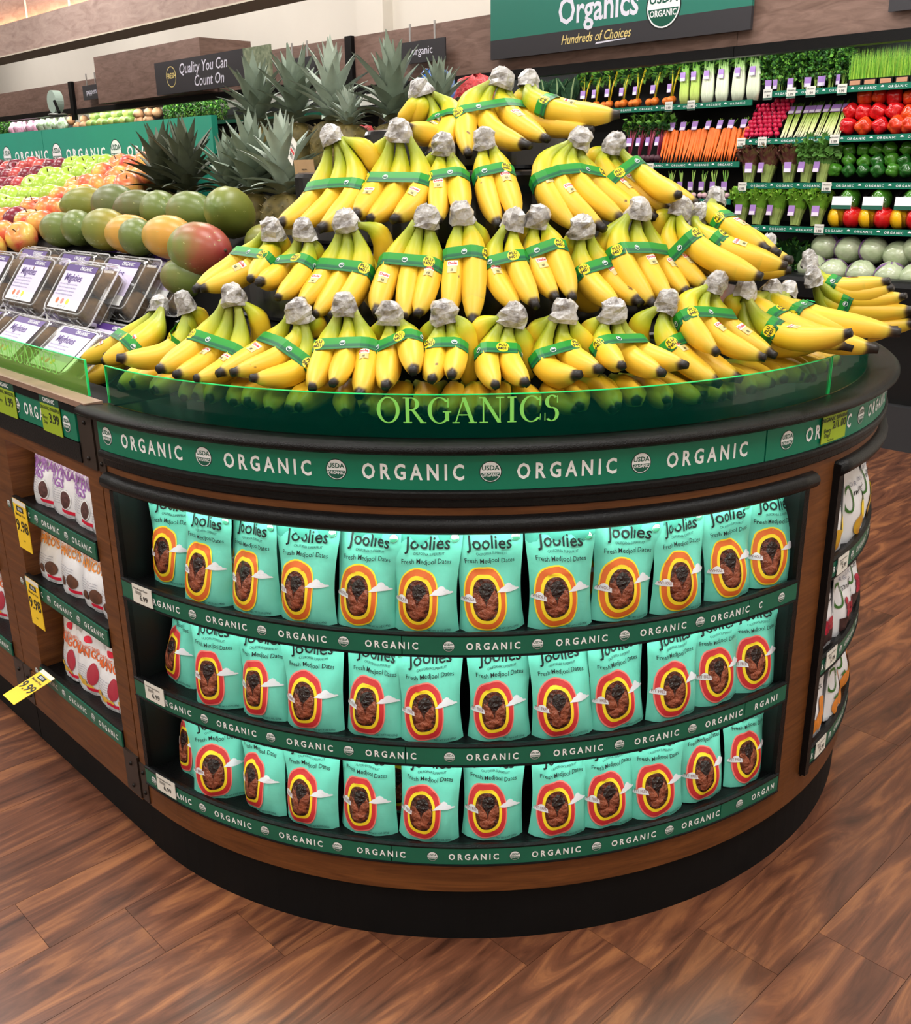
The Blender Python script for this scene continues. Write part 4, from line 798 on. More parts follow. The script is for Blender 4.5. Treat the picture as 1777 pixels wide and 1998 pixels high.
TEALB = pm('lit_teal_board', (30, 142, 118), 0.5, var=(4, 0.04))  # lighter copy of the green: light on the board put into its colour
hb = thing('header_board', 'long green board reading organic behind the apples', 'sign', run(1.26, 0, 1.3), world=True)
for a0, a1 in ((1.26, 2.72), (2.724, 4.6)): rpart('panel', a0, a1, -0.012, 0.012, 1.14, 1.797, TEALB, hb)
for a in (3.159, 2.585, 2.012, 1.44): sealr(hb, a, 0.012, 1.689, 0.05)
for a in (2.872, 2.298, 1.726): letters(hb, a, 0.012, 1.69, 0.04, 0.38)
# ---------------------------------------------------------------- mangoes, apples, pineapples, kiwi
def mango_mesh(seed, mat):
    rs = random.Random(seed); k = rs.uniform(0.9, 1.1)
    def fn(th, ph): return 1 + 0.05 * math.cos(th) - 0.05 * math.sin(th) ** 2 * math.cos(ph) * k + (0.04 if th > 2.8 else 0)
    mb = MB(); mb.ball((0, 0, 0), (0.05, 0.047, 0.078), 18, 12, 0, fn)
    for v in mb.v: v.x, v.z = v.z, -v.x       # long axis along X
    mb.tube([(0.075, 0, 0.002), (0.083, 0.001, 0.004)], [0.005, 0.003], 6, 1)
    return mb.mesh('mango', [mat, pm('mango_stem', (70, 58, 40), 0.8)], True)
def fruit_mat(n, stops, rough=0.36, nz=0.35): return ramp_uv(n, stops, rough, nz=nz, spots=(160, 0.69, (176, 178, 120)), spec=0.4)
MG = [fruit_mat('mango_skin_green', [(0, (92, 112, 50)), (0.5, (104, 118, 56)), (1, (136, 96, 66))]), fruit_mat('mango_skin_olive', [(0, (168, 140, 44)), (0.5, (124, 128, 52)), (1, (96, 116, 54))]), fruit_mat('mango_skin_red', [(0, (150, 46, 52)), (0.35, (160, 86, 62)), (0.6, (116, 128, 60)), (1, (110, 132, 60))]), fruit_mat('mango_skin_orange', [(0, (196, 140, 60)), (0.5, (206, 152, 66)), (1, (130, 132, 60))]), fruit_mat('mango_skin_dusky', [(0, (84, 106, 52)), (0.55, (100, 104, 60)), (1, (126, 84, 72))])]
MM = [mango_mesh(i, m) for i, m in enumerate(MG)]
MLAB = ('green mango with dusky shoulder', 'olive yellow mango', 'large green mango with red cheek', 'orange yellow mango', 'dusky green mango')
MANGOES = [(1.28, .6, 1.43, 0, 1, 0.2, 0), (1.14, .6, 1.44, 0, 1, -0.3, 0), (.95, .6, 1.44, 1, 1.12, .1, 0), (.80, .6, 1.432, 3, 1, .3, 0), (.71, .62, 1.428, 0, .95, -.2, 0), (.57, .6, 1.432, 3, 1.05, .2, 0), (.375, .62, 1.408, 2, 1.24, 0.1, 0), (.42, .64, 1.335, 0, 0.95, .3, 0), (.28, .47, 1.42, 1, .9, 0, 0),
           (1.39, .45, 1.50, 1, 1.1, 0.6, 0), (1.18, .45, 1.503, 4, 1.2, .1, 0), (1.02, .45, 1.497, 4, 1, .5, 0), (.88, .45, 1.49, 0, 1.1, -.2, 0), (.70, .45, 1.49, 0, 1.08, .1, 0), (.45, .47, 1.495, 1, 1.22, 1.0, 1)]
MCNT = {}
for a, r, z, k, sc, rz, up in sorted(MANGOES):
    rot = (0.1, 0, RZ + rz) if not up else (0.0, 0.2, 1.45)
    row = 'upper row of mangoes' if r < 0.5 else 'lower row of mangoes'
    MCNT[row] = MCNT.get(row, -1) + 1
    tag(obj('mango', MM[k], None, run(a, r, z), rot, sc * 1.14), '%s, %s from the bananas in the %s' % (MLAB[k], ORD[MCNT[row]], row), 'mango', row)
def apple_mesh(mat):
    mb = MB(); mb.ball((0, 0, 0), (0.052, 0.052, 0.047), 16, 12, 0, lambda th, ph: 1 - 0.28 * math.exp(-(th / 0.42) ** 2) - 0.14 * math.exp(-((math.pi - th) / 0.4) ** 2) + 0.02 * math.cos(5 * ph) * (th > 2))
    mb.tube([(0, 0, 0.03), (0.004, 0, 0.048)], 0.002, 5, 1); return mb.mesh('apple', [mat, pm('apple_stem', (80, 60, 36), 0.8)], True)
AP = {'green': [apple_mesh(pm('green_apple_skin', (160, 190, 62), 0.3, var=(18, 0.14), coat=0.2))], 'red': [apple_mesh(pm('red_apple_skin', (164, 40, 52), 0.3, var=(30, 0.35), c2=(206, 92, 76), coat=0.2)), apple_mesh(pm('dark_red_apple_skin', (120, 26, 44), 0.3, var=(30, 0.4), coat=0.2))],
      'gala': [apple_mesh(pm('gala_apple_skin', (222, 194, 90), 0.3, var=(13, 0.3), c2=(206, 72, 62), thr=(0.36, 0.62), coat=0.2)), apple_mesh(pm('blush_apple_skin', (214, 96, 66), 0.3, var=(13, 0.3), c2=(226, 190, 92), thr=(0.42, 0.7), coat=0.2))]}
for j in range(8):
    r = 0.09 + 0.092 * j; amax = 3.35 - 2.65 * (r - 0.1); off = 0.05 * (j % 2)
    a = (1.42 if r < 0.36 else 1.5) + off
    while a < amax:
        k = 'gala' if a < 1.84 else ('green' if a < 2.32 else 'red')
        if j > 4 and a > 1.7: k = random.choice(['gala', 'red', 'gala'])
        o = obj('apple', random.choice(AP[k]), None, run(a + random.uniform(-.01, .01), r, slope(r) + 0.05 + random.uniform(-.004, .006)), (random.uniform(-.9, .9), random.uniform(-.9, .9), random.uniform(0, 6)), random.uniform(0.94, 1.06))
        tag(o, {'green': 'bright green apple in the green stripe of the apple slope', 'red': 'red apple piled farthest along the apple slope', 'gala': 'red and yellow streaked apple heaped beside the mangoes'}[k], 'apple', k + ' apples on the slope'); a += 0.103
# pineapples
PLF = [pm('pineapple_leaf_pale', (166, 178, 164), 0.5, var=(14, 0.18)), pm('pineapple_leaf_dark', (86, 93, 76), 0.5, var=(14, 0.25)), pm('pineapple_leaf_mid', (130, 144, 128), 0.5, var=(14, 0.2))]
PBODY = pm('pineapple_rind', (78, 72, 36), 0.6, var=(40, 0.35), c2=(120, 104, 50)); PEYE = pm('pineapple_spike', (150, 132, 84), 0.6)
def leaf_mesh(mat, ln, w, curl):
    mb = MB(); n = 7; vs_ = []
    for i in range(n + 1):
        t = i / n; ww = w * (1 - t ** 1.7) * (0.8 + 0.25 * math.sin(math.pi * t)) + 0.0004; x = ln * t; z = -curl * ln * t * t
        vs_ += [Vector((x, -ww, z + ww * 0.45)), Vector((x, 0, z)), Vector((x, ww, z + ww * 0.45))]
    vs_ += [v - Vector((0, 0, 0.0018)) for v in vs_]; m = 3 * (n + 1)
    fs = []
    for i in range(n):
        for j in range(2): q = (3 * i + j, 3 * i + 3 + j, 3 * i + 4 + j, 3 * i + 1 + j); fs.append(tuple(reversed(q))); fs.append(tuple(m + k for k in q))
    mb.add(vs_, fs); return mb.mesh('leaf', mat, True)
LEAFS = [[leaf_mesh(m, 0.115, 0.024, 0.42), leaf_mesh(m, 0.145, 0.028, 0.25), leaf_mesh(m, 0.155, 0.028, 0.12), leaf_mesh(m, 0.15, 0.025, 0.0)] for m in PLF]
def pine_body():
    mb = MB(); seg, rings = 30, 20; vs_ = []; fs = []
    for i in range(rings + 1):
        t = i / rings; R = 0.072 * (max(0, 1 - abs(2 * t - 1) ** 3.2)) ** 0.5 + 0.004; z = 0.2 * t
        for k in range(seg):
            q = math.cos((k + (i % 2) * 0.5 * 0) / seg * 2 * math.pi * 10 + i * 1.9); q2 = math.cos(k / seg * 2 * math.pi * 10 - i * 1.9)
            rr = R * (1 + 0.045 * (q + q2)); vs_.append(Vector((rr * math.cos(2 * math.pi * k / seg), rr * math.sin(2 * math.pi * k / seg), z)))
    for i in range(rings):
        for k in range(seg): fs.append((i * seg + k, i * seg + (k + 1) % seg, (i + 1) * seg + (k + 1) % seg, (i + 1) * seg + k))
    fs.append(tuple(range(seg - 1, -1, -1))); fs.append(tuple(rings * seg + k for k in range(seg))); mb.add(vs_, fs)
    for i in range(2, rings - 1, 2):
        for k in range(0, seg, 3):
            p = vs_[i * seg + (k + (i // 2 % 2)) % seg]; d = Vector((p.x, p.y, 0)).normalized(); mb.add([p + d * 0.002 + Vector((0, 0, 0.004)), p + d * 0.001 + d.cross(Vector((0, 0, 1))) * 0.003, p + d * 0.001 - d.cross(Vector((0, 0, 1))) * 0.003, p + d * 0.009 + Vector((0, 0, 0.007))], [(0, 1, 3), (1, 2, 3), (2, 0, 3)], 1)
    return mb.mesh('fruit', [PBODY, PEYE], True)
PB = pine_body()
def pineapple(a, r, zc, mi, sc, label, lx=0.0, nl=40):
    t = thing('pineapple', label, 'pineapple', run(a, r, zc - 0.2), RZ + random.uniform(-3, 3), 'pineapples behind the bananas')
    obj('fruit', PB, t)
    for i in range(nl):
        f = i / (nl - 1); k = min(3, int(f * 4)); el = math.radians(24 + 56 * f ** 0.8 + random.uniform(-7, 7)); az = i * 2.39996 + random.uniform(-.2, .2)
        s = sc * random.uniform(0.85, 1.15)
        o = obj('leaf', LEAFS[mi][k], t, (0.017 * math.cos(az) * (1.2 - f), 0.017 * math.sin(az) * (1.2 - f), 0.19 + 0.1 * f * sc), (0, -el, az), s)
    if lx: t.rotation_euler = (0, lx, t.rotation_euler.z)
for a, mi, sc, s in ((1.30, 1, 0.98, 'dark drooping'), (1.13, 1, 1.0, 'dark bristling'), (.87, 2, .8, 'pale upright'), (.73, 2, 1.0, 'tall grey green'), (.565, 0, .98, 'broad pale')):
    pineapple(a, .2, 1.545, mi, sc, 'pineapple with %s crown behind the mangoes' % s)
for a, r, mi, sc, z, s in ((1.14, 0, 2, .95, 1.765, 'loose brownish'), (.93, -.02, 2, 1.0, 1.765, 'tall arching'), (.73, -.02, 0, 1.0, 1.765, 'pale spiky'), (.57, .04, 0, .5, 1.745, 'very small pale'), (.44, -.03, 2, 1.02, 1.745, 'large fanning'), (.25, -.05, 2, .66, 1.765, 'narrow green')):
    pineapple(a, r - 0.1, z, mi, sc, 'pineapple with %s crown on the rear step' % s)
# kiwi boxes
KIWI = pm('kiwi_skin', (112, 84, 48), 0.75, var=(40, 0.25), bump=(120, 0.4)); LAV = pm('lavender_label', (206, 196, 226), 0.45); PURP = pm('dark_purple_print', (74, 44, 120), 0.45); RIBM = pm('clear_plastic_ridge', (240, 240, 242), 0.15, alpha=0.4, coat=1.0, spec=0.8)
kb = MB(); kb.ball((0, 0, 0), (0.047, 0.037, 0.037), 14, 10); KM = kb.mesh('kiwi', KIWI, True)
BW, BH, BD = 0.275, 0.185, 0.085
def clam_meshes():
    def ringp(w, h, c, n=5):
        P = []
        for sx, sz, a0 in ((1, 1, 0), (-1, 1, 90), (-1, -1, 180), (1, -1, 270)):
            for i in range(n): a = math.radians(a0 + 90 * i / (n - 1)); P.append((sx * (w - c) + c * math.cos(a), sz * (h - c) + c * math.sin(a)))
        return P
    def shell(levels):
        mb = MB(); n = 20; vs_ = []
        for w, h, y in levels: vs_ += [Vector((x, y, z + BH / 2)) for x, z in ringp(w, h, 0.02)]
        fs = [(j * n + i, j * n + (i + 1) % n, (j + 1) * n + (i + 1) % n, (j + 1) * n + i) for j in range(len(levels) - 1) for i in range(n)]; fs.append(tuple((len(levels) - 1) * n + i for i in range(n))); mb.add(vs_, fs); return mb
    lid = shell([(BW / 2, BH / 2, 0.03), (BW / 2 - 0.004, BH / 2 - 0.004, 0.024), (BW / 2 - 0.014, BH / 2 - 0.014, 0.004), (BW / 2 - 0.022, BH / 2 - 0.022, 0.0)]).mesh('lid', CLEAR)
    tray = shell([(BW / 2, BH / 2, 0.031), (BW / 2 - 0.006, BH / 2 - 0.006, 0.038), (BW / 2 - 0.014, BH / 2 - 0.014, BD - 0.006), (BW / 2 - 0.024, BH / 2 - 0.024, BD)]).mesh('tray', CLEAR)
    mb = MB()
    for w, h, y, r in ((BW / 2 + 0.004, BH / 2 + 0.004, 0.03, 0.0028), (BW / 2 - 0.018, BH / 2 - 0.018, 0.001, 0.002), (BW / 2 - 0.012, BH / 2 - 0.012, 0.06, 0.0016)):
        P = [Vector((x, y, z + BH / 2)) for x, z in ringp(w, h, 0.02)]; mb.tube(P + [P[0]], r, 6, 0, caps=False)
    for x in (-0.1, -0.05, 0.05, 0.1):
        for z0, z1 in ((0.0, 0.012), (BH - 0.012, BH)): mb.tube([(x, 0.008, z0 + 0.004), (x, 0.03, z0)], 0.0018, 5, 0)
    ridge = mb.mesh('rim', RIBM, True)
    fn = lambda x, y, l: Vector((x, -0.0012 - 0.0003 * l, BH / 2 + y)); mb = MB(); w, h = 0.094, 0.068
    put_poly(mb, [(-w, -h), (w, -h), (w, h), (-w, h)], fn, 0, 0); put_poly(mb, [(-w, h - 0.02), (w, h - 0.02), (w, h), (-w, h)], fn, 1, 1); put_poly(mb, [(-w, -h), (w, -h), (w, -h + 0.03), (-w, -h + 0.03)], fn, 2, 1)
    put_text(mb, 'ORGANIC', fn, 0.03, h - 0.015, 0.016, 2, 0.01, layer=3); put_text(mb, 'Mighties', fn, -0.02, 0.018, 0.032, 1, 0.012, layer=3)
    for i in range(4): put_text(mb, 'ripe and ready to eat kiwi', fn, -0.03, 0.005 - 0.0105 * i, 0.008, 3, layer=3, width=0.11)
    for i, m in enumerate((4, 5, 6)): put_disc(mb, fn, -0.05 + 0.032 * i, -0.045, 0.009, 0.009, m, 3, 12)
    put_text(mb, 'NET WT 2 LB', fn, -0.01, -0.063, 0.009, 3, layer=3)
    lab = mb.mesh('label', [LAV, PURP, WHITE, GRYT, ORA, PINK, YEL])
    return lid, tray, ridge, lab
CM = clam_meshes()
def clamshell(a, r, z, tilt, label, grp, n=6, yaw=0.0):
    o = obj('kiwi_clamshell', CM[1], None, run(a, r, z), (-tilt, 0, RZ + yaw)); tag(o, label, 'fruit box', grp)
    obj('lid', CM[0], o); obj('rim', CM[2], o); obj('label', CM[3], o)
    Rm = Matrix.Rotation(RZ + yaw, 3, 'Z') @ Matrix.Rotation(-tilt, 3, 'X')
    for i in range(n):
        p = run(a, r, z) + Rm @ Vector((-0.085 + 0.085 * (i % 3), 0.044, 0.05 + 0.085 * (i // 3)))
        tag(obj('kiwi', KM, None, p, (random.uniform(-1, 1), random.uniform(-.5, .5), random.uniform(0, 3))), 'brown kiwi inside a clear box, %s' % grp, 'kiwi', 'kiwis, ' + grp)
tl = math.radians(36)
for k, r in enumerate((0.885, 0.785, 0.685)):
    for j, a in enumerate((0.705, 1.015, 1.325)):
        if k == 2 and j == 2: continue
        clamshell(a - (0, 0.05, 0.12)[k], r, 1.232 + 0.01 * k, tl, 'clear kiwi box leaning in the %s rank of the upper layer, %s from the bananas' % (('front', 'second', 'rear')[k], ORD[j]), ('front', 'second', 'rear')[k] + ' rank of the upper layer')
for k, r in enumerate((1.05, 0.95)):
    for j, a in enumerate((0.5, 0.81, 1.12)): clamshell(a, r - 0.01, 1.12, math.radians(52), 'clear kiwi box in the lower layer, %s, %s from the bananas' % ('just behind the acrylic guard' if k == 0 else 'second rank', ORD[j]), ('lower layer behind the guard', 'lower layer second rank')[k], 6 if k == 0 else 3)
# things lying among the pineapples
KRAFT = pm('kraft_card', (186, 152, 112), 0.7, var=(30, 0.06))
def tagf(x, y, l): return run(0.15 - x * 0.95, 0.42 + 0.0003 * l + y * 0.1, 1.575 + y)
o = card('paper_tag', 'kraft paper tag hanging upside down beside the pineapples', lambda x, y, l: tagf(-x, -y, l), 0.09, 0.112, [('ORGANIC', 0, -0.002, 0.018, 1), ('BIODEGRADABLE', 0, -0.016, 0.011, 1), ('certified', 0, -0.034, 0.007, 1)], KRAFT, cat='tag', bands=[(-0.02, 0.015, 0.024, 0.05, 2), (-0.012, 0.008, 0.028, 0.042, 5)])
card('paper_sticker', 'white printed sticker beside the stem wrap of the third tier', lambda x, y, l: run(0.09 - x * 0.8 - y * 0.5, 0.5 + 0.0003 * l + 0.3 * x, 1.65 + y - 0.4 * x), 0.045, 0.05, [('ORGANIC', 0, 0.006, 0.009, 1), ('94011', 0, -0.014, 0.014, 1)], PAPR, cat='sticker', bands=[(-0.018, 0.018, -0.003, 0.003, 5)])
BLUB = pm('blue_printed_plastic', (28, 84, 160), 0.25, var=(20, 0.4), coat=0.5, bump=(30, 0.6)); REDN = pm('red_net_bag', (176, 34, 38), 0.4, var=(60, 0.4), bump=(80, 0.6)); NAVY = pm('navy_plastic', (24, 34, 64), 0.25, var=(16, 0.3), coat=0.6, bump=(30, 0.6))
def sack(name, label, p, r, mat, seed):
    rs = random.Random(seed); mb = MB(); ph0 = rs.uniform(0, 6)
    mb.ball((0, 0, 0), r, 20, 14, 0, lambda th, ph: 1 + 0.07 * math.sin(3 * ph + ph0) * math.sin(th) + 0.06 * math.sin(5 * th + 2 * ph) + (0.18 if th < 0.5 else 0))
    tag(obj(name, mb.mesh(name, mat, True), None, p, (rs.uniform(-.2, .2), rs.uniform(-.2, .2), rs.uniform(0, 3))), label, 'bag')
sack('plastic_bag', 'shiny blue plastic produce bag behind the top bananas', run(.49, -.35, 1.79), (.1, .08, .1), BLUB, 1); sack('net_bag', 'red net produce bag beside the blue plastic bag', run(.3, -.36, 1.76), (.09, .07, .1), REDN, 2)
sack('plastic_bag', 'navy plastic produce bag among the pineapples', run(.75, -.42, 1.75), (.08, .07, .1), NAVY, 3); sack('net_bag', 'small red net bag under the large fanning pineapple crown', run(.79, -.3, 1.68), (.06, .05, .06), REDN, 4)
# ---------------------------------------------------------------- wall coolers
FASW = wood('fascia_walnut', ((104, 80, 69), (126, 100, 89), (142, 115, 104)), (2.5, 2.5, 12), 0.5, 0.04); CHAR = pm('charcoal_kick', (44, 44, 46), 0.6); TEALS = pm('shelf_strip_green', (14, 110, 86), 0.4); DEEP = pm('cooler_black', (9, 10, 11), 0.5)
TUBE = pm('cooler_tube_lamp', (250, 255, 250), 0.5, emit=22)
def wpart(name, a0, a1, d0, d1, z0, z1, mat, parent):
    mb = MB(); mb.sweep([(d0, z0), (d1, z0), (d1, z1), (d0, z1)], wal, [a0, a1]); return mb.build(name, mat, parent)
def on_wal(a0, d, z0): return lambda x, y, l=0: wal(a0 - x, d - 0.0004 * l, z0 + y)
def wtext(parent, txt, a, d, z, size, mat, bold=0.02, width=None, spacing=1.0, shear=0.0, name='lettering'):
    mb = MB(); put_text(mb, txt, on_wal(a, d, z), 0, 0, size, 0, bold, shear, spacing, width, layer=3); mb.build(name, mat, parent)
def cooler(A, B, label, shelves, wordy=True, zt=2.24):
    c = thing('refrigerated_case', label, 'cooler', wal((A + B) / 2, 4.1, 0), world=True)
    wpart('kick_plate', A, B, 3.79, 4.6, 0, 0.26, CHAR, c); wpart('plinth', A, B, 3.86, 4.6, 0.26, 0.86, DEEP, c); wpart('well', A, B, 3.8, 4.6, 0.86, 0.9, DEEP, c)
    mb = MB(); mb.sweep([(3.66, 0.86), (3.8, 0.86), (3.8, 0.985), (3.7, 0.985), (3.672, 0.975), (3.66, 0.95)], wal, [A, B]); mb.build('bumper', BLK, c)
    wpart('back_panel', A, B, 4.52, 4.6, 0.9, 2.3, DEEP, c); f = wpart('fascia', A, B, 3.9, 4.5, zt + 0.06, 2.7, FASW, c); wpart('canopy_trim', A, B, 3.87, 3.95, zt, zt + 0.06, BLK, c)
    wpart('tube_lamp', A + 0.03, B - 0.03, 3.97, 4.0, zt + 0.03, zt + 0.055, TUBE, c)
    for a0, a1, z, d in shelves:
        sh = wpart('shelf', a0, a1, d, 4.52, z - 0.016, z, BLK, c); wpart('label_strip', a0, a1, d - 0.012, d, z - 0.032, z + 0.003, TEALS, sh)
        if wordy:
            k = a0 + 0.1
            while k < a1 - 0.07:
                wtext(sh, 'ORGANIC', k, d - 0.0125, z - 0.0215, 0.019, WHITE, 0.02, 0.11, 1.4)
                mb = MB(); put_disc(mb, on_wal(k + 0.09, d - 0.0125, z - 0.0145), 0, 0, 0.01, 0.01, 0, 3, 12, 0, 180); mb.build('seal', WHITE, sh); k += 0.18
    return c
cooler(-0.9, 1.565, 'black wall cooler with red and green peppers and lettuce', [(-0.9, 1.49, 2.045, 4.15), (0.97, 1.56, 1.765, 4.08), (-0.9, 0.965, 1.765, 4.08), (0.93, 1.5, 1.5, 4.0), (-0.9, 0.925, 1.5, 4.0), (0.91, 1.5, 1.245, 3.92), (-0.9, 0.905, 1.245, 3.92)])
cooler(1.569, 5.33, 'black wall cooler with carrots, beets and celery', [(1.575, 5.2, 2.005, 4.15), (1.575, 5.2, 1.63, 4.05), (1.575, 5.2, 1.4, 3.98)])
cooler(5.36, 10.89, 'black wall cooler under the quality sign', [(5.4, 10.85, 2.13, 4.02), (5.4, 10.85, 1.8, 4.02)], False, 2.325)
cooler(10.94, 15.5, 'farthest black wall cooler beyond the hanging scale', [(11, 15.4, 2.13, 4.02), (11, 15.4, 1.8, 4.02)], False, 2.34)
for a in (5.345, 10.915):
    o = wpart('fascia_post', a - 0.045, a + 0.045, 3.86, 3.898, 2.262, 2.705, BLK, None); tag(o, 'black upright strip on the wooden fascia by the %s' % ('organic sign' if a < 6 else 'hanging scale'), 'post')
mb = MB(); mb.sweep([(3.7, 2.39), (3.865, 2.39), (3.865, 2.705), (4.3, 2.705), (4.3, 2.885), (3.7, 2.885)], wal, [7.5, 9.84]); o = mb.build('box_bulkhead', FASW); tag(o, 'boxed walnut bulkhead rising above the fascia', 'bulkhead')
DGR = pm('dark_grey_sign', (50, 49, 53), 0.5); SGREEN = pm('muted_green_sign', (40, 116, 100), 0.5); GOLD = pm('gold_lettering', (226, 206, 132), 0.5); LILAC = pm('cool_white_lettering', (222, 222, 236), 0.5); LEAFP = pm('leaf_photo_panel', (96, 112, 84), 0.6, var=(26, 0.4), c2=(150, 160, 130)); METAL = pm('brushed_metal', (190, 190, 190), 0.35, metal=0.8)
sg = thing('overhead_sign', 'green and grey sign reading organics hundreds of choices', 'sign', wal(2.53, 3.87, 2.38), world=True)
wpart('green_panel', 1.45, 3.62, 3.845, 3.87, 2.51, 2.9, SGREEN, sg); wpart('grey_panel', 1.45, 3.62, 3.845, 3.87, 2.38, 2.51, DGR, sg)
wtext(sg, 'Organics', 2.62, 3.845, 2.555, 0.235, LILAC, 0.018, 0.68); wtext(sg, 'Hundreds of Choices', 2.63, 3.845, 2.425, 0.085, GOLD, 0.01, 0.6, 1.0, 0.3)
mb = MB(); put_poly(mb, [(-0.13, 0), (0.12, 0.012), (0.13, 0.018), (-0.12, 0.012)], on_wal(2.5, 3.845, 2.402), 0, 2); mb.build('underline', LILAC, sg)
mb = MB(); put_seal(mb, on_wal(2.085, 3.845, 2.575), 0, 0, 0.135, 1, 0, 2); mb.build('seal', [WHITE, INK, SEALG], sg)
sg = thing('overhead_sign', 'dark grey sign reading quality you can count on', 'sign', wal(7.25, 3.64, 2.39), world=True)
wpart('grey_panel', 6.62, 8.31, 3.625, 3.645, 2.39, 2.7, DGR, sg); wpart('photo_panel', 6.18, 6.62, 3.625, 3.645, 2.39, 2.7, LEAFP, sg)
wtext(sg, 'Quality You Can', 7.35, 3.625, 2.565, 0.14, LILAC, 0.01, 0.9, 1.0, 0.25); wtext(sg, 'Count On', 7.25, 3.625, 2.435, 0.14, LILAC, 0.01, 0.55, 1.0, 0.25)
mb = MB(); ringband(mb, on_wal(7.98, 3.625, 2.55), 0, 0, 0.1, 0.1, 0.092, 0.092, 0, 2, 24, 2); put_text(mb, 'FRESH', on_wal(7.98, 3.625, 2.535), 0, 0, 0.07, 0, 0.03, layer=3, width=0.19); mb.build('emblem', GOLD, sg)
for a0, a1, z0, z1, t, ln in ((4.09, 4.62, 2.42, 2.58, 'organic', 'dark hanging sign reading organic'), (5.77, 6.24, 2.42, 2.585, 'Mo', 'dark hanging sign half hidden by a pineapple crown'), (10.01, 10.48, 2.465, 2.625, 'peppers', 'dark hanging sign reading peppers')):
    s = thing('hanging_sign', ln, 'sign', wal((a0 + a1) / 2, 3.83, z0), world=True); wpart('panel', a0, a1, 3.82, 3.835, z0, z1, DGR, s); wtext(s, t, (a0 + a1) / 2, 3.82, (z0 + z1) / 2 - 0.02, 0.085, LILAC, 0.005)
    for a in (a0 + 0.12, a1 - 0.12):
        mb = MB(); mb.tube([wal(a, 3.828, z1), wal(a, 3.828, z1 + 0.13)], 0.009, 6); mb.build('hanger', METAL, s)
o = wpart('overhead_sign', -0.4, 0.615, 3.845, 3.87, 2.385, 2.75, DGR, None); tag(o, 'plain dark sign panel above the wheatgrass', 'sign')
sc_ = thing('hanging_scale', 'pale round hanging produce scale on a black arm', 'scale', wal(10.9, 3.72, 2.3), world=True)
mb = MB(); mb.tube([wal(10.95, 3.62, 2.47), wal(10.95, 3.72, 2.47)], 0.13, 24); mb.build('dial', pm('pale_green_enamel', (186, 208, 196), 0.3), sc_); mb = MB(); mb.tube([wal(10.82, 3.6, 2.47), wal(10.72, 3.6, 2.33)], 0.02, 6); mb.build('arm', BLK, sc_)
mb = MB(); mb.ball(wal(10.95, 3.68, 2.32), (0.12, 0.12, 0.025), 16, 8); mb.build('pan', METAL, sc_, True)
# ---------------------------------------------------------------- vegetables
def leaf_quad(mb, p, d, n, w, l, mi, bend=0.2):
    d = d.normalized(); sd = d.cross(n).normalized(); nn = sd.cross(d)
    mb.add([p, p + d * l * 0.45 + sd * w + nn * w * bend, p + d * l - nn * l * bend, p + d * l * 0.45 - sd * w + nn * w * bend, p + d * l * 0.5 - nn * w * 0.2], [(0, 1, 4), (1, 2, 4), (2, 3, 4), (3, 0, 4)], mi)
def rv(rs): 
    v = Vector((rs.gauss(0, 1), rs.gauss(0, 1), rs.gauss(0, 1))); return v.normalized()
def leaf_cloud(seed, n, r, size, nm):
    rs = random.Random(seed); mb = MB()
    for i in range(n):
        q = rv(rs); p = Vector((q.x * r[0], q.y * r[1], q.z * r[2])) * rs.uniform(0.55, 1.0); leaf_quad(mb, p, (q + rv(rs) * 0.8), rv(rs), size * rs.uniform(0.35, 0.6), size * rs.uniform(0.8, 1.3), rs.randrange(nm))
    return mb
HG = [pm('herb_green', (58, 116, 40), 0.5, var=(30, 0.3)), pm('herb_bright_green', (104, 158, 56), 0.5, var=(30, 0.25)), pm('herb_deep_green', (28, 66, 26), 0.5, var=(30, 0.3))]
PTAG = pm('purple_tag', (160, 122, 190), 0.45); PTAG2 = pm('pale_tag', (226, 214, 232), 0.5); STEMG = pm('pale_green_stem', (150, 180, 84), 0.5); DKL = [pm('collard_green', (50, 86, 60), 0.5, var=(18, 0.2)), pm('collard_pale_rib', (170, 190, 140), 0.5)]
def mtag(w=0.02, h=0.028):
    mb = MB(); mb.box((0, 0, 0), (w, 0.002, h), 0); mb.box((0, -0.0015, -h * 0.6), (w * 0.9, 0.002, h * 0.35), 1); return mb.mesh('tag', [PTAG, PTAG2])
TAGM = mtag()
def veg(name, label, cat, p, group, meshes, rz=0.0, sc=1.0, tilt=0.0):
    """meshes: [(part name, mesh, location)]"""
    t = thing(name, label, cat, p, RZ + rz, group); t.rotation_euler = (tilt, 0, RZ + rz); t.scale = (sc,) * 3
    for n, m, l in meshes: obj(n, m, t, l)
    return t
def pepper(mat, q=1.0):
    mb = MB(); mb.ball((0, 0, 0), (0.05, 0.05, 0.052), 20, 12, 0, lambda th, ph: 1 + 0.09 * math.cos(4 * ph) * math.sin(th) - 0.3 * math.exp(-(th / 0.45) ** 2) - 0.15 * math.exp(-((math.pi - th) / 0.5) ** 2))
    mb.tube([(0, 0, 0.03), (0.002, 0, 0.045), (0.008, 0, 0.06)], [0.008, 0.006, 0.007], 6, 1); mb.v = [Vector((v.x * 0.82, v.y, v.z)) * q for v in mb.v] if q != 1 else mb.v; return mb.mesh('pepper', [mat, pm('pepper_stem', (70, 110, 40), 0.6)], True)
RP = [pepper(pm('red_pepper_skin', (204, 22, 28), 0.16, var=(12, 0.15), coat=0.5)), pepper(pm('orange_red_pepper_skin', (212, 40, 24), 0.16, c2=(236, 96, 30), var=(9, 0.3), thr=(0.5, 0.75), coat=0.5))]; GP = [pepper(pm('green_pepper_skin', (30, 84, 26), 0.16, var=(12, 0.3), coat=0.5)), pepper(pm('mid_green_pepper_skin', (62, 120, 32), 0.16, var=(12, 0.25), coat=0.5))]
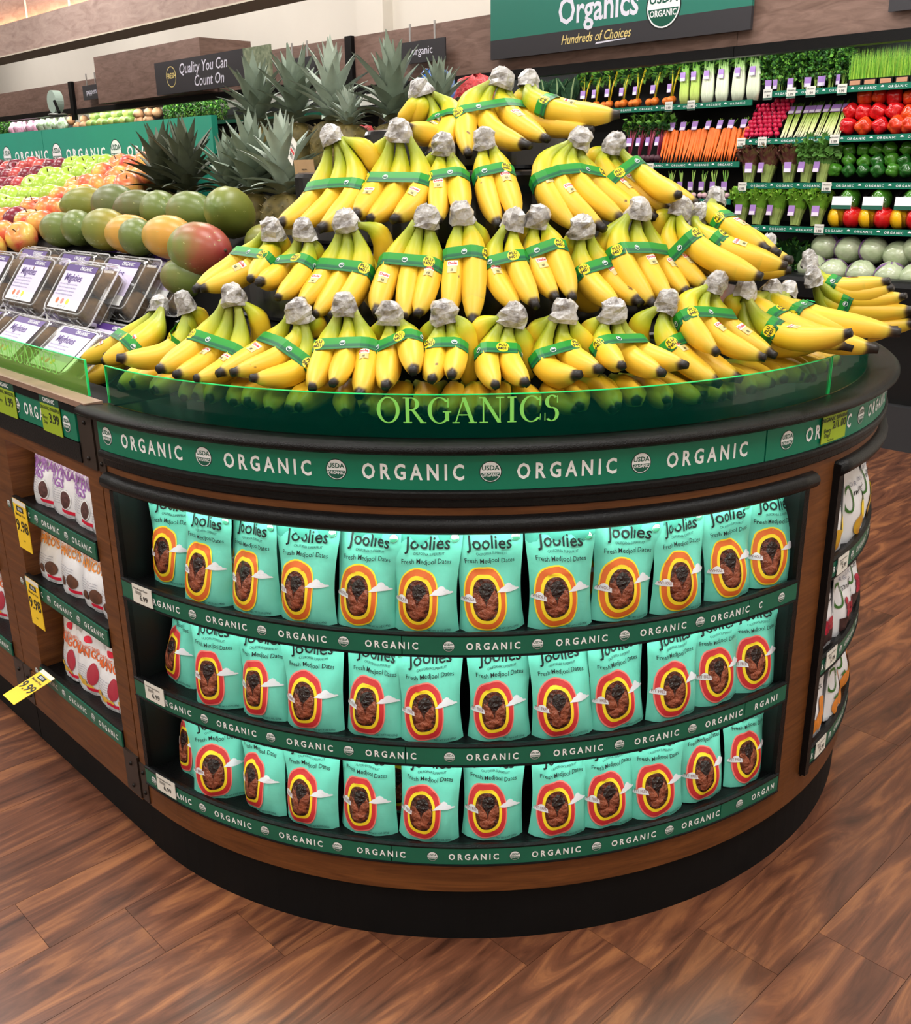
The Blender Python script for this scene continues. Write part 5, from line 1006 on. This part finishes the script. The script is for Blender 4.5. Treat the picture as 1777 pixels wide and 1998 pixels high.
for lst, ms, d, nm, sc in (([(.88, 1.99), (.79, 1.99), (.70, 1.98), (.60, 1.97), (.94, 1.91), (.86, 1.90), (.77, 1.90), (.67, 1.90), (.93, 1.825), (.83, 1.82), (.73, 1.82), (.63, 1.82), (.58, 1.88), (.56, 1.82), (.5, 1.97), (.47, 1.9)] + [(.42 - .095 * (i % 6), 1.82 + .08 * (i // 6)) for i in range(18)], RP, 4.2, 'red', 1.0), ([(.91, 1.69), (.82, 1.69), (.74, 1.69), (.66, 1.69), (.56, 1.69), (.89, 1.63), (.79, 1.62), (.71, 1.62), (.63, 1.63), (.55, 1.62), (.96, 1.575), (.87, 1.57), (.78, 1.57), (.69, 1.57), (.60, 1.57), (.52, 1.57), (.48, 1.69), (.46, 1.62), (.44, 1.57)] + [(.38 - .09 * (i % 6), 1.57 + .06 * (i // 6)) for i in range(18)], GP, 4.12, 'green', 0.82)):
    for a, z in lst:
        o = obj('bell_pepper', random.choice(ms), None, wal(a, d + (z - lst[12][1]) * 0.5, z), (random.uniform(-1.9, -1.0), random.uniform(-.7, .7), RZ + random.uniform(-.6, .6)), sc * random.uniform(0.95, 1.08)); tag(o, 'glossy %s bell pepper piled in the wall cooler' % nm, 'pepper', nm + ' peppers in the wall cooler')
rb = MB(); rb.ball((0, 0, 0), 0.017, 10, 8, 0); rb.tube([(0, 0, -0.014), (0.004, 0, -0.028), (0.002, 0, -0.045)], [0.004, 0.0015, 0.0006], 5, 1); RADM = rb.mesh('radish', [pm('radish_skin', (190, 24, 66), 0.3, var=(30, 0.2)), pm('radish_root', (214, 110, 140), 0.5)], True)
for i in range(60):
    row = i // 7; a = 1.36 + 0.034 * (i % 7) + 0.017 * (row % 2) + random.uniform(-.006, .006); z = 1.795 + 0.025 * row
    tag(obj('radish', RADM, None, wal(a + 0.02 - 0.004 * row, 4.13 + 0.014 * row, z), (random.uniform(-.8, .8), random.uniform(-.8, .8), random.uniform(0, 6)), random.uniform(.9, 1.15)), 'small pink red radish heaped beside the spring onions', 'radish', 'radishes in the wall cooler')
SCAL = ramp_uv('spring_onion_skin', [(0, (236, 234, 206)), (0.3, (214, 222, 150)), (0.55, (146, 176, 62)), (1, (60, 110, 40))], 0.4)
def scallion_mesh(seed):
    rs = random.Random(seed); mb = MB()
    for i in range(6):
        x = -0.018 + 0.0072 * i + rs.uniform(-.002, .002); y = rs.uniform(-.008, .008); mb.tube([(x + rs.uniform(-.006, .006), y, 0), (x, y, 0.06), (x, y, 0.14), (x + rs.uniform(-.006, .006), y, 0.22), (x + rs.uniform(-.02, .02), y, 0.27)], [0.004, 0.0036, 0.0042, 0.005, 0.0025], 6, 0)
    return mb.mesh('stalks', SCAL, True)
SM = [scallion_mesh(i) for i in range(3)]
for i in range(9): veg('spring_onion_bunch', 'bunch of spring onions with lavender tag, %s from the radishes' % ORD[i], 'spring onions', wal(1.325 - 0.044 * i, 4.12, 1.772), 'spring onion bunches', [('stalks', SM[i % 3], (0, 0, 0)), ('tag', TAGM, (0, -0.012, 0.205))], random.uniform(-.1, .1), 0.92, -0.6)
HM = [leaf_cloud(i, 260, (0.055, 0.05, 0.1), 0.022, 3).mesh('foliage', HG) for i in range(3)]
sb = MB()
for i in range(9): sb.tube([(random.uniform(-.012, .012), random.uniform(-.01, .01), 0), (random.uniform(-.03, .03), random.uniform(-.02, .02), 0.1)], 0.002, 5)
HST = sb.mesh('stems', STEMG)
for row in range(2):
    for i in range(7): veg('herb_bunch', 'leafy green herb bunch in the %s, %s from the bok choy' % ('front rank' if row == 0 else 'rear rank', ORD[i]), 'herbs', wal(1.53 - 0.085 * i + 0.04 * row, 4.24 + 0.12 * row, 2.046), 'herb bunches, rank %d' % row, [('foliage', HM[(i + row) % 3], (0, 0, 0.15 - 0.01 * row)), ('stems', HST, (0, 0, 0))] + ([('tag', TAGM, (0.02, -0.05, 0.045))] if row == 0 else []), random.uniform(-1, 1))
wb = MB(); wb.box((0, 0, 0.02), (0.042, 0.06, 0.02)); WTR = wb.mesh('tray', BLK); wb = MB(); wb.box((0, -0.061, 0.02), (0.032, 0.001, 0.012)); WTL = wb.mesh('label', pm('kraft_label', (196, 140, 110), 0.6)); rs = random.Random(4); wb = MB()
for i in range(230):
    x, y = rs.uniform(-.042, .042), rs.uniform(-.06, .06); h = rs.uniform(.11, .18); q = Vector((rs.uniform(-.02, .02), rs.uniform(-.02, .02), h)); p = Vector((x, y, .04)); wb.add([p - Vector((.0016, 0, 0)), p + Vector((.0016, 0, 0)), p + q], [(0, 1, 2)], rs.randrange(2))
WGR = wb.mesh('grass', [pm('wheatgrass_blade', (96, 160, 30), 0.5), pm('wheatgrass_light_blade', (146, 184, 50), 0.5)])
for i, a in enumerate((.92, .83, .735, .64, .55, .46, .37, .28, .19)): veg('wheatgrass_tray', 'black tray of upright wheatgrass, %s from the herb bunches' % ORD[i], 'wheatgrass', wal(a, 4.24, 2.046), 'wheatgrass trays', [('tray', WTR, None), ('label', WTL, None), ('grass', WGR, None)])
def ruffle_head(seed, nl, h, w, mats, ruff, core=0.4):
    rs = random.Random(seed); mb = MB()
    for i in range(nl):
        az = i * 2.4 + rs.uniform(-.2, .2); f = 0.5 + 0.5 * (i / nl); n, m = 7, 6; vs_ = []
        for j in range(m + 1):
            t = j / m
            for k in range(n):
                u = -1 + 2 * k / (n - 1); wd = w * (0.35 + 0.65 * t) * f; out = (0.018 + 0.03 * f * t + ruff * t * t * (0.6 + 0.4 * math.sin(9 * u + i * 2 + 3 * t)))
                loc = Vector((out + 0.01 * (1 - abs(u)) - abs(u) * 0.012, u * wd, h * t * (0.85 + 0.15 * f) - ruff * 0.9 * t ** 3 * (1 + math.sin(11 * u + i)) * 0.5)); vs_.append(Matrix.Rotation(az, 3, 'Z') @ loc)
        F = [(j * n + k, j * n + k + 1, (j + 1) * n + k + 1, (j + 1) * n + k) for j in range(m) for k in range(n - 1)]
        for q in F: pass
        o = len(mb.v); mb.add(vs_, F, 0)
        for q in range(len(F)): mb.m[-len(F) + q] = 0 if q // (n - 1) < m * core else 1
    return mb.mesh('leaves', mats, True)
LP = pm('lettuce_pale', (150, 168, 92), 0.5, var=(30, 0.2)); LGN = pm('lettuce_green', (106, 158, 44), 0.45, var=(40, 0.25)); LRD = pm('lettuce_red', (92, 48, 44), 0.5, var=(40, 0.35), c2=(110, 116, 56), thr=(0.45, 0.8)); LGN2 = pm('lettuce_light_green', (150, 190, 70), 0.45, var=(40, 0.25)); LRO = pm('romaine_green', (82, 128, 54), 0.5, var=(30, 0.25))
for lst, mats, z, d, nm, rf, h in (((1.53, 1.405, 1.25), [LP, LRD], 1.502, 4.1, 'red leaf lettuce', 0.05, 0.2), ((1.135, 1.03), [LP, LRO], 1.502, 4.1, 'romaine lettuce', 0.025, 0.2), ((1.52, 1.40, 1.275, 1.135, .995), [LP, LGN], 1.247, 4.02, 'green leaf lettuce', 0.05, 0.19)):
    ms = [ruffle_head(len(nm) + i, 11, h, 0.055, mats, rf) for i in range(2)]; tops = leaf_cloud(len(nm), 170, (0.062, 0.055, 0.032 if 'leaf' in nm else 0.05), 0.03 if 'leaf' in nm else 0.05, 2).mesh('ruffled_top', [mats[1], {'red': LRD, 'rom': LRO, 'gre': LGN2}[nm[:3]]])
    for i, a in enumerate(lst): veg('lettuce_head', 'head of %s with purple tag, %s from the price tag' % (nm, ORD[i]), 'lettuce', wal(a, d, z), nm + ' heads', [('leaves', ms[i % 2], None), ('ruffled_top', tops, (0, -0.01, h * 0.88)), ('tag', TAGM, (0.0, -0.062, 0.075))], random.uniform(-.4, .4), 1.1, -0.15)
YPM = pepper(pm('yellow_pepper_skin', (240, 184, 24), 0.16, var=(9, 0.1), coat=0.5), 1.25); RPB = pepper(MATS['red_pepper_skin'], 1.25); GPB = pepper(MATS['mid_green_pepper_skin'], 1.3); PTR = pm('film_highlight', (236, 240, 240), 0.2, alpha=0.45, coat=0.6)
tb_ = MB(); tb_.box((0, 0.05, 0.1), (0.085, 0.012, 0.105)); TRM = tb_.mesh('tray', BLK); fb = MB(); fb.ball((0, 0.0, 0.1), (0.082, 0.06, 0.104), 16, 10); FLM = fb.mesh('film', FILM, True); lb = MB(); lb.box((0, -0.062, 0.125), (0.055, 0.003, 0.03), 0); lb.box((0, -0.064, 0.1), (0.055, 0.003, 0.01), 1); LBM = lb.mesh('label', [WHITE, SEALG])
for i, a in enumerate((.82, .63, .44, .25, .06)): veg('pepper_pack', 'film wrapped tray of yellow, red and green peppers, %s from the lettuce' % ORD[i], 'pepper pack', wal(a, 4.02, 1.247), 'film wrapped pepper packs', [('tray', TRM, None), ('yellow_pepper', YPM, (-0.038, 0, 0.055)), ('red_pepper', RPB, (0.04, 0, 0.055)), ('green_pepper', GPB, (0.01, 0.01, 0.15)), ('film', FLM, None), ('label', LBM, None)], 0, 1.1, -0.12)
CAB = pm('cabbage_leaf', (150, 168, 126), 0.25, var=(9, 0.25), c2=(190, 198, 168), coat=0.6, bump=(14, 0.8)); cb = MB(); cb.ball((0, 0, 0), (0.088, 0.088, 0.08), 22, 16, 0, lambda th, ph: 1 + 0.02 * math.sin(7 * ph + 4 * th) + 0.015 * math.sin(5 * th)); CBM = cb.mesh('head', CAB, True)
cb = MB(); n = 24; cb.add([Vector((0.0895 * math.cos(2 * math.pi * i / n), s * 0.012, 0.0815 * math.sin(2 * math.pi * i / n))) for i in range(n) for s in (-1, 1)], [(2 * i, 2 * i + 1, (2 * i + 3) % (2 * n), (2 * i + 2) % (2 * n)) for i in range(n)]); CBB = cb.mesh('band', pm('purple_band', (120, 84, 136), 0.4))
CC = {}
for a, z in ((.91, 1.15), (.76, 1.14), (.61, 1.14), (.46, 1.12), (.35, 1.16), (.93, 1.03), (.79, 1.01), (.62, 1.01), (.45, 1.01), (.3, 1.01), (.2, 1.15), (.05, 1.14), (.13, 1.01), (-.04, 1.01)):
    ly = 'upper' if z > 1.05 else 'lower'; CC[ly] = CC.get(ly, -1) + 1
    t = thing('cabbage', 'film wrapped cabbage with purple band, %s from the greens in the %s layer' % (ORD[CC[ly]], ly), 'cabbage', wal(a, 3.95 + (0.06 if z > 1.05 else -0.05), z - 0.02), RZ + random.uniform(-.5, .5), 'cabbages %s layer' % ('upper' if z > 1.05 else 'lower')); obj('head', CBM, t); b = obj('band', CBB, t, (0, 0, 0), (random.uniform(-.4, .4), 0, random.uniform(-.6, .6)))
def broad(seed, n, ln, w, mats):
    rs = random.Random(seed); mb = MB()
    for i in range(n):
        az = i * 2.4; m = 6; vs_ = []
        for j in range(m + 1):
            t = j / m; wd = w * math.sin(math.pi * min(1, 0.12 + 0.85 * max(0, t - 0.25) / 0.75)) if t > 0.25 else 0.006
            o = 0.01 + 0.09 * t * t * ln / 0.25; z = ln * t * (1 - 0.12 * t)
            for u in (-1, -0.12, 0.12, 1): vs_.append(Matrix.Rotation(az, 3, 'Z') @ Vector((o + 0.012 * abs(u) * math.sin(6 * t + i), u * wd, z)))
        for j in range(m):
            for k in range(3): mb.add([vs_[j * 4 + k], vs_[j * 4 + k + 1], vs_[j * 4 + k + 5], vs_[j * 4 + k + 4]], [(0, 1, 2, 3)], 1 if k == 1 else 0)
    return mb.mesh('leaves', mats, True)
COL = broad(3, 7, 0.27, 0.06, DKL); KAL = broad(5, 9, 0.22, 0.05, [HG[2], HG[1]])
for i, a in enumerate((3.15, 3.27, 3.4, 3.53)): veg('collard_bunch', 'bunch of broad blue green collard leaves, %s from the golden beets' % ORD[i], 'collards', wal(a, 4.22, 2.006), 'collard bunches', [('leaves', COL, None)], random.uniform(-1, 1))
for a, z in ((1.48, 1.02), (1.37, 1.04), (1.25, .98), (1.13, .99), (1.05, .97), (1.42, .94), (1.2, .92)): veg('leafy_green_bunch', 'dark leafy greens beside the cabbages', 'greens', wal(a, 4.0, z - 0.02), 'leafy green bunches', [('leaves', KAL, None), ('foliage', HM[0], (0, 0.02, 0.1))], random.uniform(-1, 1))
def stem_fan(seed, n, h, mats, spread, r):
    rs = random.Random(seed); mb = MB()
    for i in range(n):
        x, y = rs.uniform(-1, 1), rs.uniform(-.6, .6); mb.tube([(x * 0.008, y * 0.008, 0), (x * spread * 0.4, y * spread * 0.3, h * 0.5), (x * spread, y * spread * 0.6, h * rs.uniform(.85, 1.05))], [r, r * 0.9, r * 0.6], 6, rs.randrange(len(mats)))
    return mb.mesh('stems', mats, True)
YST = [pm('yellow_chard_stem', (214, 186, 30), 0.4), pm('green_chard_stem', (120, 150, 50), 0.45)]; BST = [pm('beet_stem', (132, 30, 60), 0.4), pm('beet_stem_pink', (180, 84, 104), 0.45)]
def roots(seed, n, r, mat):
    rs = random.Random(seed); mb = MB()
    for i in range(n): mb.ball((rs.uniform(-.035, .035), rs.uniform(-.03, .01), r * rs.uniform(.9, 1.5)), r * rs.uniform(.8, 1.15), 12, 8)
    return mb
OBT = pm('golden_beet_skin', (220, 112, 34), 0.5, var=(30, 0.25)); PBT = pm('purple_beet_skin', (62, 24, 36), 0.55, var=(30, 0.3))
def one_root(r, mat):
    mb = MB(); mb.ball((0, 0, 0), (r, r, r * 0.95), 12, 8); mb.tube([(0, 0, -r * 0.9), (0.003, 0, -r * 1.5)], [r * 0.2, r * 0.05], 5); return mb.mesh('root', mat, True)
OBM, PBM = one_root(0.028, OBT), one_root(0.027, PBT)
YF = [stem_fan(i, 9, 0.2, YST, 0.06, 0.004) for i in range(2)]; BF = [stem_fan(9 + i, 8, 0.2, BST, 0.05, 0.0042) for i in range(2)]; TOPL = leaf_cloud(31, 90, (0.06, 0.04, 0.06), 0.04, 3).mesh('foliage', HG)
for i, a in enumerate((3.02, 2.91, 2.79, 2.66, 2.54, 2.39, 2.25)): veg('golden_beet_bunch', 'bunch of golden beets with yellow stems, %s from the collard leaves' % ORD[i], 'beets', wal(a, 4.22, 2.006), 'golden beet bunches', [('root', OBM, (-.03, -.02, .028)), ('root', OBM, (.028, -.03, .03)), ('root', OBM, (0, .01, .04)), ('stems', YF[i % 2], (0, 0, .05)), ('foliage', TOPL, (0, .02, .25)), ('tag', TAGM, (0, -.03, .11))], random.uniform(-.3, .3), 1.0, -0.1)
for i, a in enumerate((2.51, 2.43, 2.35, 2.27)): veg('beet_bunch', 'bunch of dark beets with crimson stems, %s from the carrots' % ORD[3 - i], 'beets', wal(a, 4.12, 1.632), 'dark beet bunches', [('root', PBM, (-.025, -.02, .03)), ('root', PBM, (.026, -.02, .028)), ('stems', BF[i % 2], (0, 0, .05)), ('foliage', TOPL, (0, .02, .27)), ('tag', TAGM, (0, -.03, .14))], random.uniform(-.3, .3), 1.0, -0.15)
CELS = ramp_uv('celery_skin', [(0, (206, 216, 130)), (0.4, (186, 208, 100)), (0.75, (120, 170, 60)), (1, (70, 120, 40))], 0.4); BOKS = ramp_uv('bok_choy_skin', [(0, (226, 230, 206)), (0.55, (222, 228, 200)), (0.75, (140, 174, 96)), (1, (60, 104, 44))], 0.35)
def stalkhead(mat, w, seed):
    rs = random.Random(seed); mb = MB()
    for i in range(9):
        x = (-1 + 2 * (i % 5) / 4) * w * 0.72; y = -0.012 if i < 5 else 0.012; mb.tube([(x * 0.75, y, 0), (x * 1.05, y * 1.4, 0.06), (x, y * 1.2, 0.15), (x * 0.9, y, 0.22), (x * 1.1, y, 0.3)], [w * .3, w * .36, w * .3, w * .2, w * .12], 8, 0)
    return mb.mesh('stalks', mat, True)
for lst, mat, nm, w in (((2.135, 2.05), CELS, 'celery', 0.034), ((1.95, 1.84, 1.72, 1.61), BOKS, 'white bok choy', 0.045)):
    m = stalkhead(mat, w, 3)
    for i, a in enumerate(lst): veg(nm.split()[-2] + '_' + nm.split()[-1] if ' ' in nm else nm, '%s head on the upper cooler shelf, %s from the golden beets' % (nm, ORD[i]), nm.split(' ', 1)[-1], wal(a, 4.22, 2.006), nm + ' heads', [('stalks', m, None), ('foliage', TOPL, (0, .02, .28)), ('tag', TAGM, (0, -.042, .18))], 0, 0.97)
CAR = ramp_uv('carrot_skin', [(0, (206, 96, 40)), (0.2, (236, 112, 36)), (1, (232, 116, 44))], 0.45, nz=0.1); cb = MB(); cb.tube([(0, 0, 0), (0, 0, 0.05), (0.002, 0, 0.12), (0, 0, 0.19), (0, 0, 0.215), (0, 0, 0.222)], [0.002, 0.006, 0.0105, 0.0145, 0.0125, 0.004], 10, 0, True); CRM = cb.mesh('carrot', CAR, True)
for i in range(7):
    t = veg('carrot_bunch', 'bunch of long orange carrots with purple tag, %s from the dark beets' % ORD[i], 'carrots', wal(2.19 - 0.092 * i, 4.1, 1.632), 'carrot bunches', [('tops', stem_fan(40 + i, 8, 0.07, [STEMG, HG[1]], 0.03, 0.003), (0, 0, .215)), ('tag', TAGM, (0.004, -.02, .238))], random.uniform(-.15, .15), 1.02, -0.35)
    for j in range(5): o = obj('carrot', CRM, t, (-0.038 + 0.0195 * j, random.uniform(-.008, .006), random.uniform(-.006, .006)), (0, random.uniform(-.1, .1), random.uniform(0, 3)))
TUR = one_root(0.02, pm('turnip_skin', (226, 214, 190), 0.5, c2=(206, 150, 176), var=(12, 0.3)))
for i in range(6): veg('turnip_bunch', 'small turnip bunch with lavender tag, %s from the net bag' % ORD[i], 'turnips', wal(2.1 - 0.085 * i, 4.06, 1.402), 'turnip bunches', [('root', TUR, (-.016, 0, .02)), ('root', TUR, (.016, 0, .02)), ('stems', stem_fan(60 + i, 7, 0.14, [STEMG, HG[1]], 0.03, 0.003), (0, 0, .035)), ('tag', TAGM, (0, -.02, .08))], random.uniform(-.3, .3))
sack('net_bag', 'purple and red net bag of potatoes below the beets', wal(2.35, 4.05, 1.45), (.09, .06, .06), REDN, 9)
for k, (a, d, z) in enumerate(((1.46, 4.13, 2.03), (1.3, 4.13, 2.03), (1.17, 4.13, 2.03), (.97, 4.13, 2.03), (1.58, 4.06, 1.745), (1.43, 4.06, 1.745), (.95, 4.06, 1.745), (1.5, 3.98, 1.475), (.93, 3.98, 1.475), (1.49, 3.9, 1.235), (.91, 3.9, 1.235), (3.12, 4.13, 1.99), (2.2, 4.13, 1.995), (2.02, 4.13, 1.995), (2.26, 4.03, 1.6))):
    card('shelf_tag', 'small white paper price tag clipped to a green cooler strip', on_wal(a, d - 0.004, z), 0.06, 0.062, [('ORGANIC', 0, 0.012, 0.011, 1), ('1.99', 0, -0.016, 0.022, 1)], PAPR, group='white tags on the cooler strips', bands=[(-0.03, 0.03, -0.03, -0.02, 3)])
# far end of the cooler, seen over the green board
SQ = [pm('pale_green_squash', (176, 190, 104), 0.4, var=(20, 0.2)), pm('mid_green_squash', (116, 146, 66), 0.4, var=(20, 0.25))]; TAN = pm('tan_root', (196, 152, 112), 0.6, var=(20, 0.2)); mb = MB(); mb.ball((0, 0, 0), (0.075, 0.075, 0.068), 14, 10, 0, lambda th, ph: 1 + 0.03 * math.cos(6 * ph) - 0.2 * math.exp(-(th / 0.4) ** 2)); QM = [mb.mesh('squash', m, True) for m in SQ]; mb = MB(); mb.ball((0, 0, 0), (0.07, 0.055, 0.055), 12, 8, 0, lambda th, ph: 1 + 0.08 * math.sin(3 * ph)); TM = mb.mesh('onion', TAN, True)
for i in range(16): tag(obj('squash', QM[i % 2], None, wal(10.9 - 0.15 * (i % 8), 4.08 + 0.06 * (i // 8), 2.21 + 0.1 * (i // 8)), (random.uniform(-.5, .5), random.uniform(-.5, .5), 0)), 'round pale green squash on the far cooler shelf', 'squash', 'squash on the far shelf')
for i in range(14):
    a = 9.62 - 0.12 * (i % 4) if i < 7 else 11.5 - 0.1 * (i % 6); tag(obj('onion', TM, None, wal(a, 4.08 + 0.05 * (i % 2), 2.2 + (0.08 if i % 3 == 0 else 0)), (0, 0, random.uniform(0, 3))), 'tan onion on the far cooler shelf', 'onion', 'onions on the far shelf')
PKM = [pm('pink_pack', (216, 120, 160), 0.3, var=(30, 0.4), c2=(230, 220, 230), coat=0.5), pm('clear_salad_pack', (206, 214, 200), 0.2, var=(30, 0.4), c2=(120, 150, 90), coat=0.6)]
for i in range(9): sack('salad_pack', 'shiny %s salad pack on the farthest cooler shelf, number of a row' % ('pink',  'clear')[i < 3] if False else 'shiny %s pack on the farthest cooler shelf' % ('clear' if i < 4 else 'pink'), wal(11.75 + 0.2 * i, 4.08, 2.23), (.1, .05, .09), PKM[1 if i < 4 else 0], 20 + i)
for o in list(col.objects):
    if o.name.startswith('salad_pack'): o['group'] = 'packs on the farthest shelf: ' + o['label'].split()[1]
for i in range(9): veg('herb_bunch', 'bright green herb bunch on the far shelf above the green board', 'herbs', wal(8.95 - 0.14 * i, 4.1, 2.132), 'far herb bunches', [('foliage', HM[i % 3], (0, 0, .11)), ('stems', HST, None)], i, 1.15)
for i in range(3): veg('herb_bunch', 'dark green bunch at the farthest end of the cooler shelf', 'herbs', wal(13.6 + 0.2 * i, 4.1, 2.132), 'farthest herb bunches', [('foliage', HM[i % 3], (0, 0, .1)), ('stems', HST, None)], i, 1.15)
bpy.context.view_layer.update()
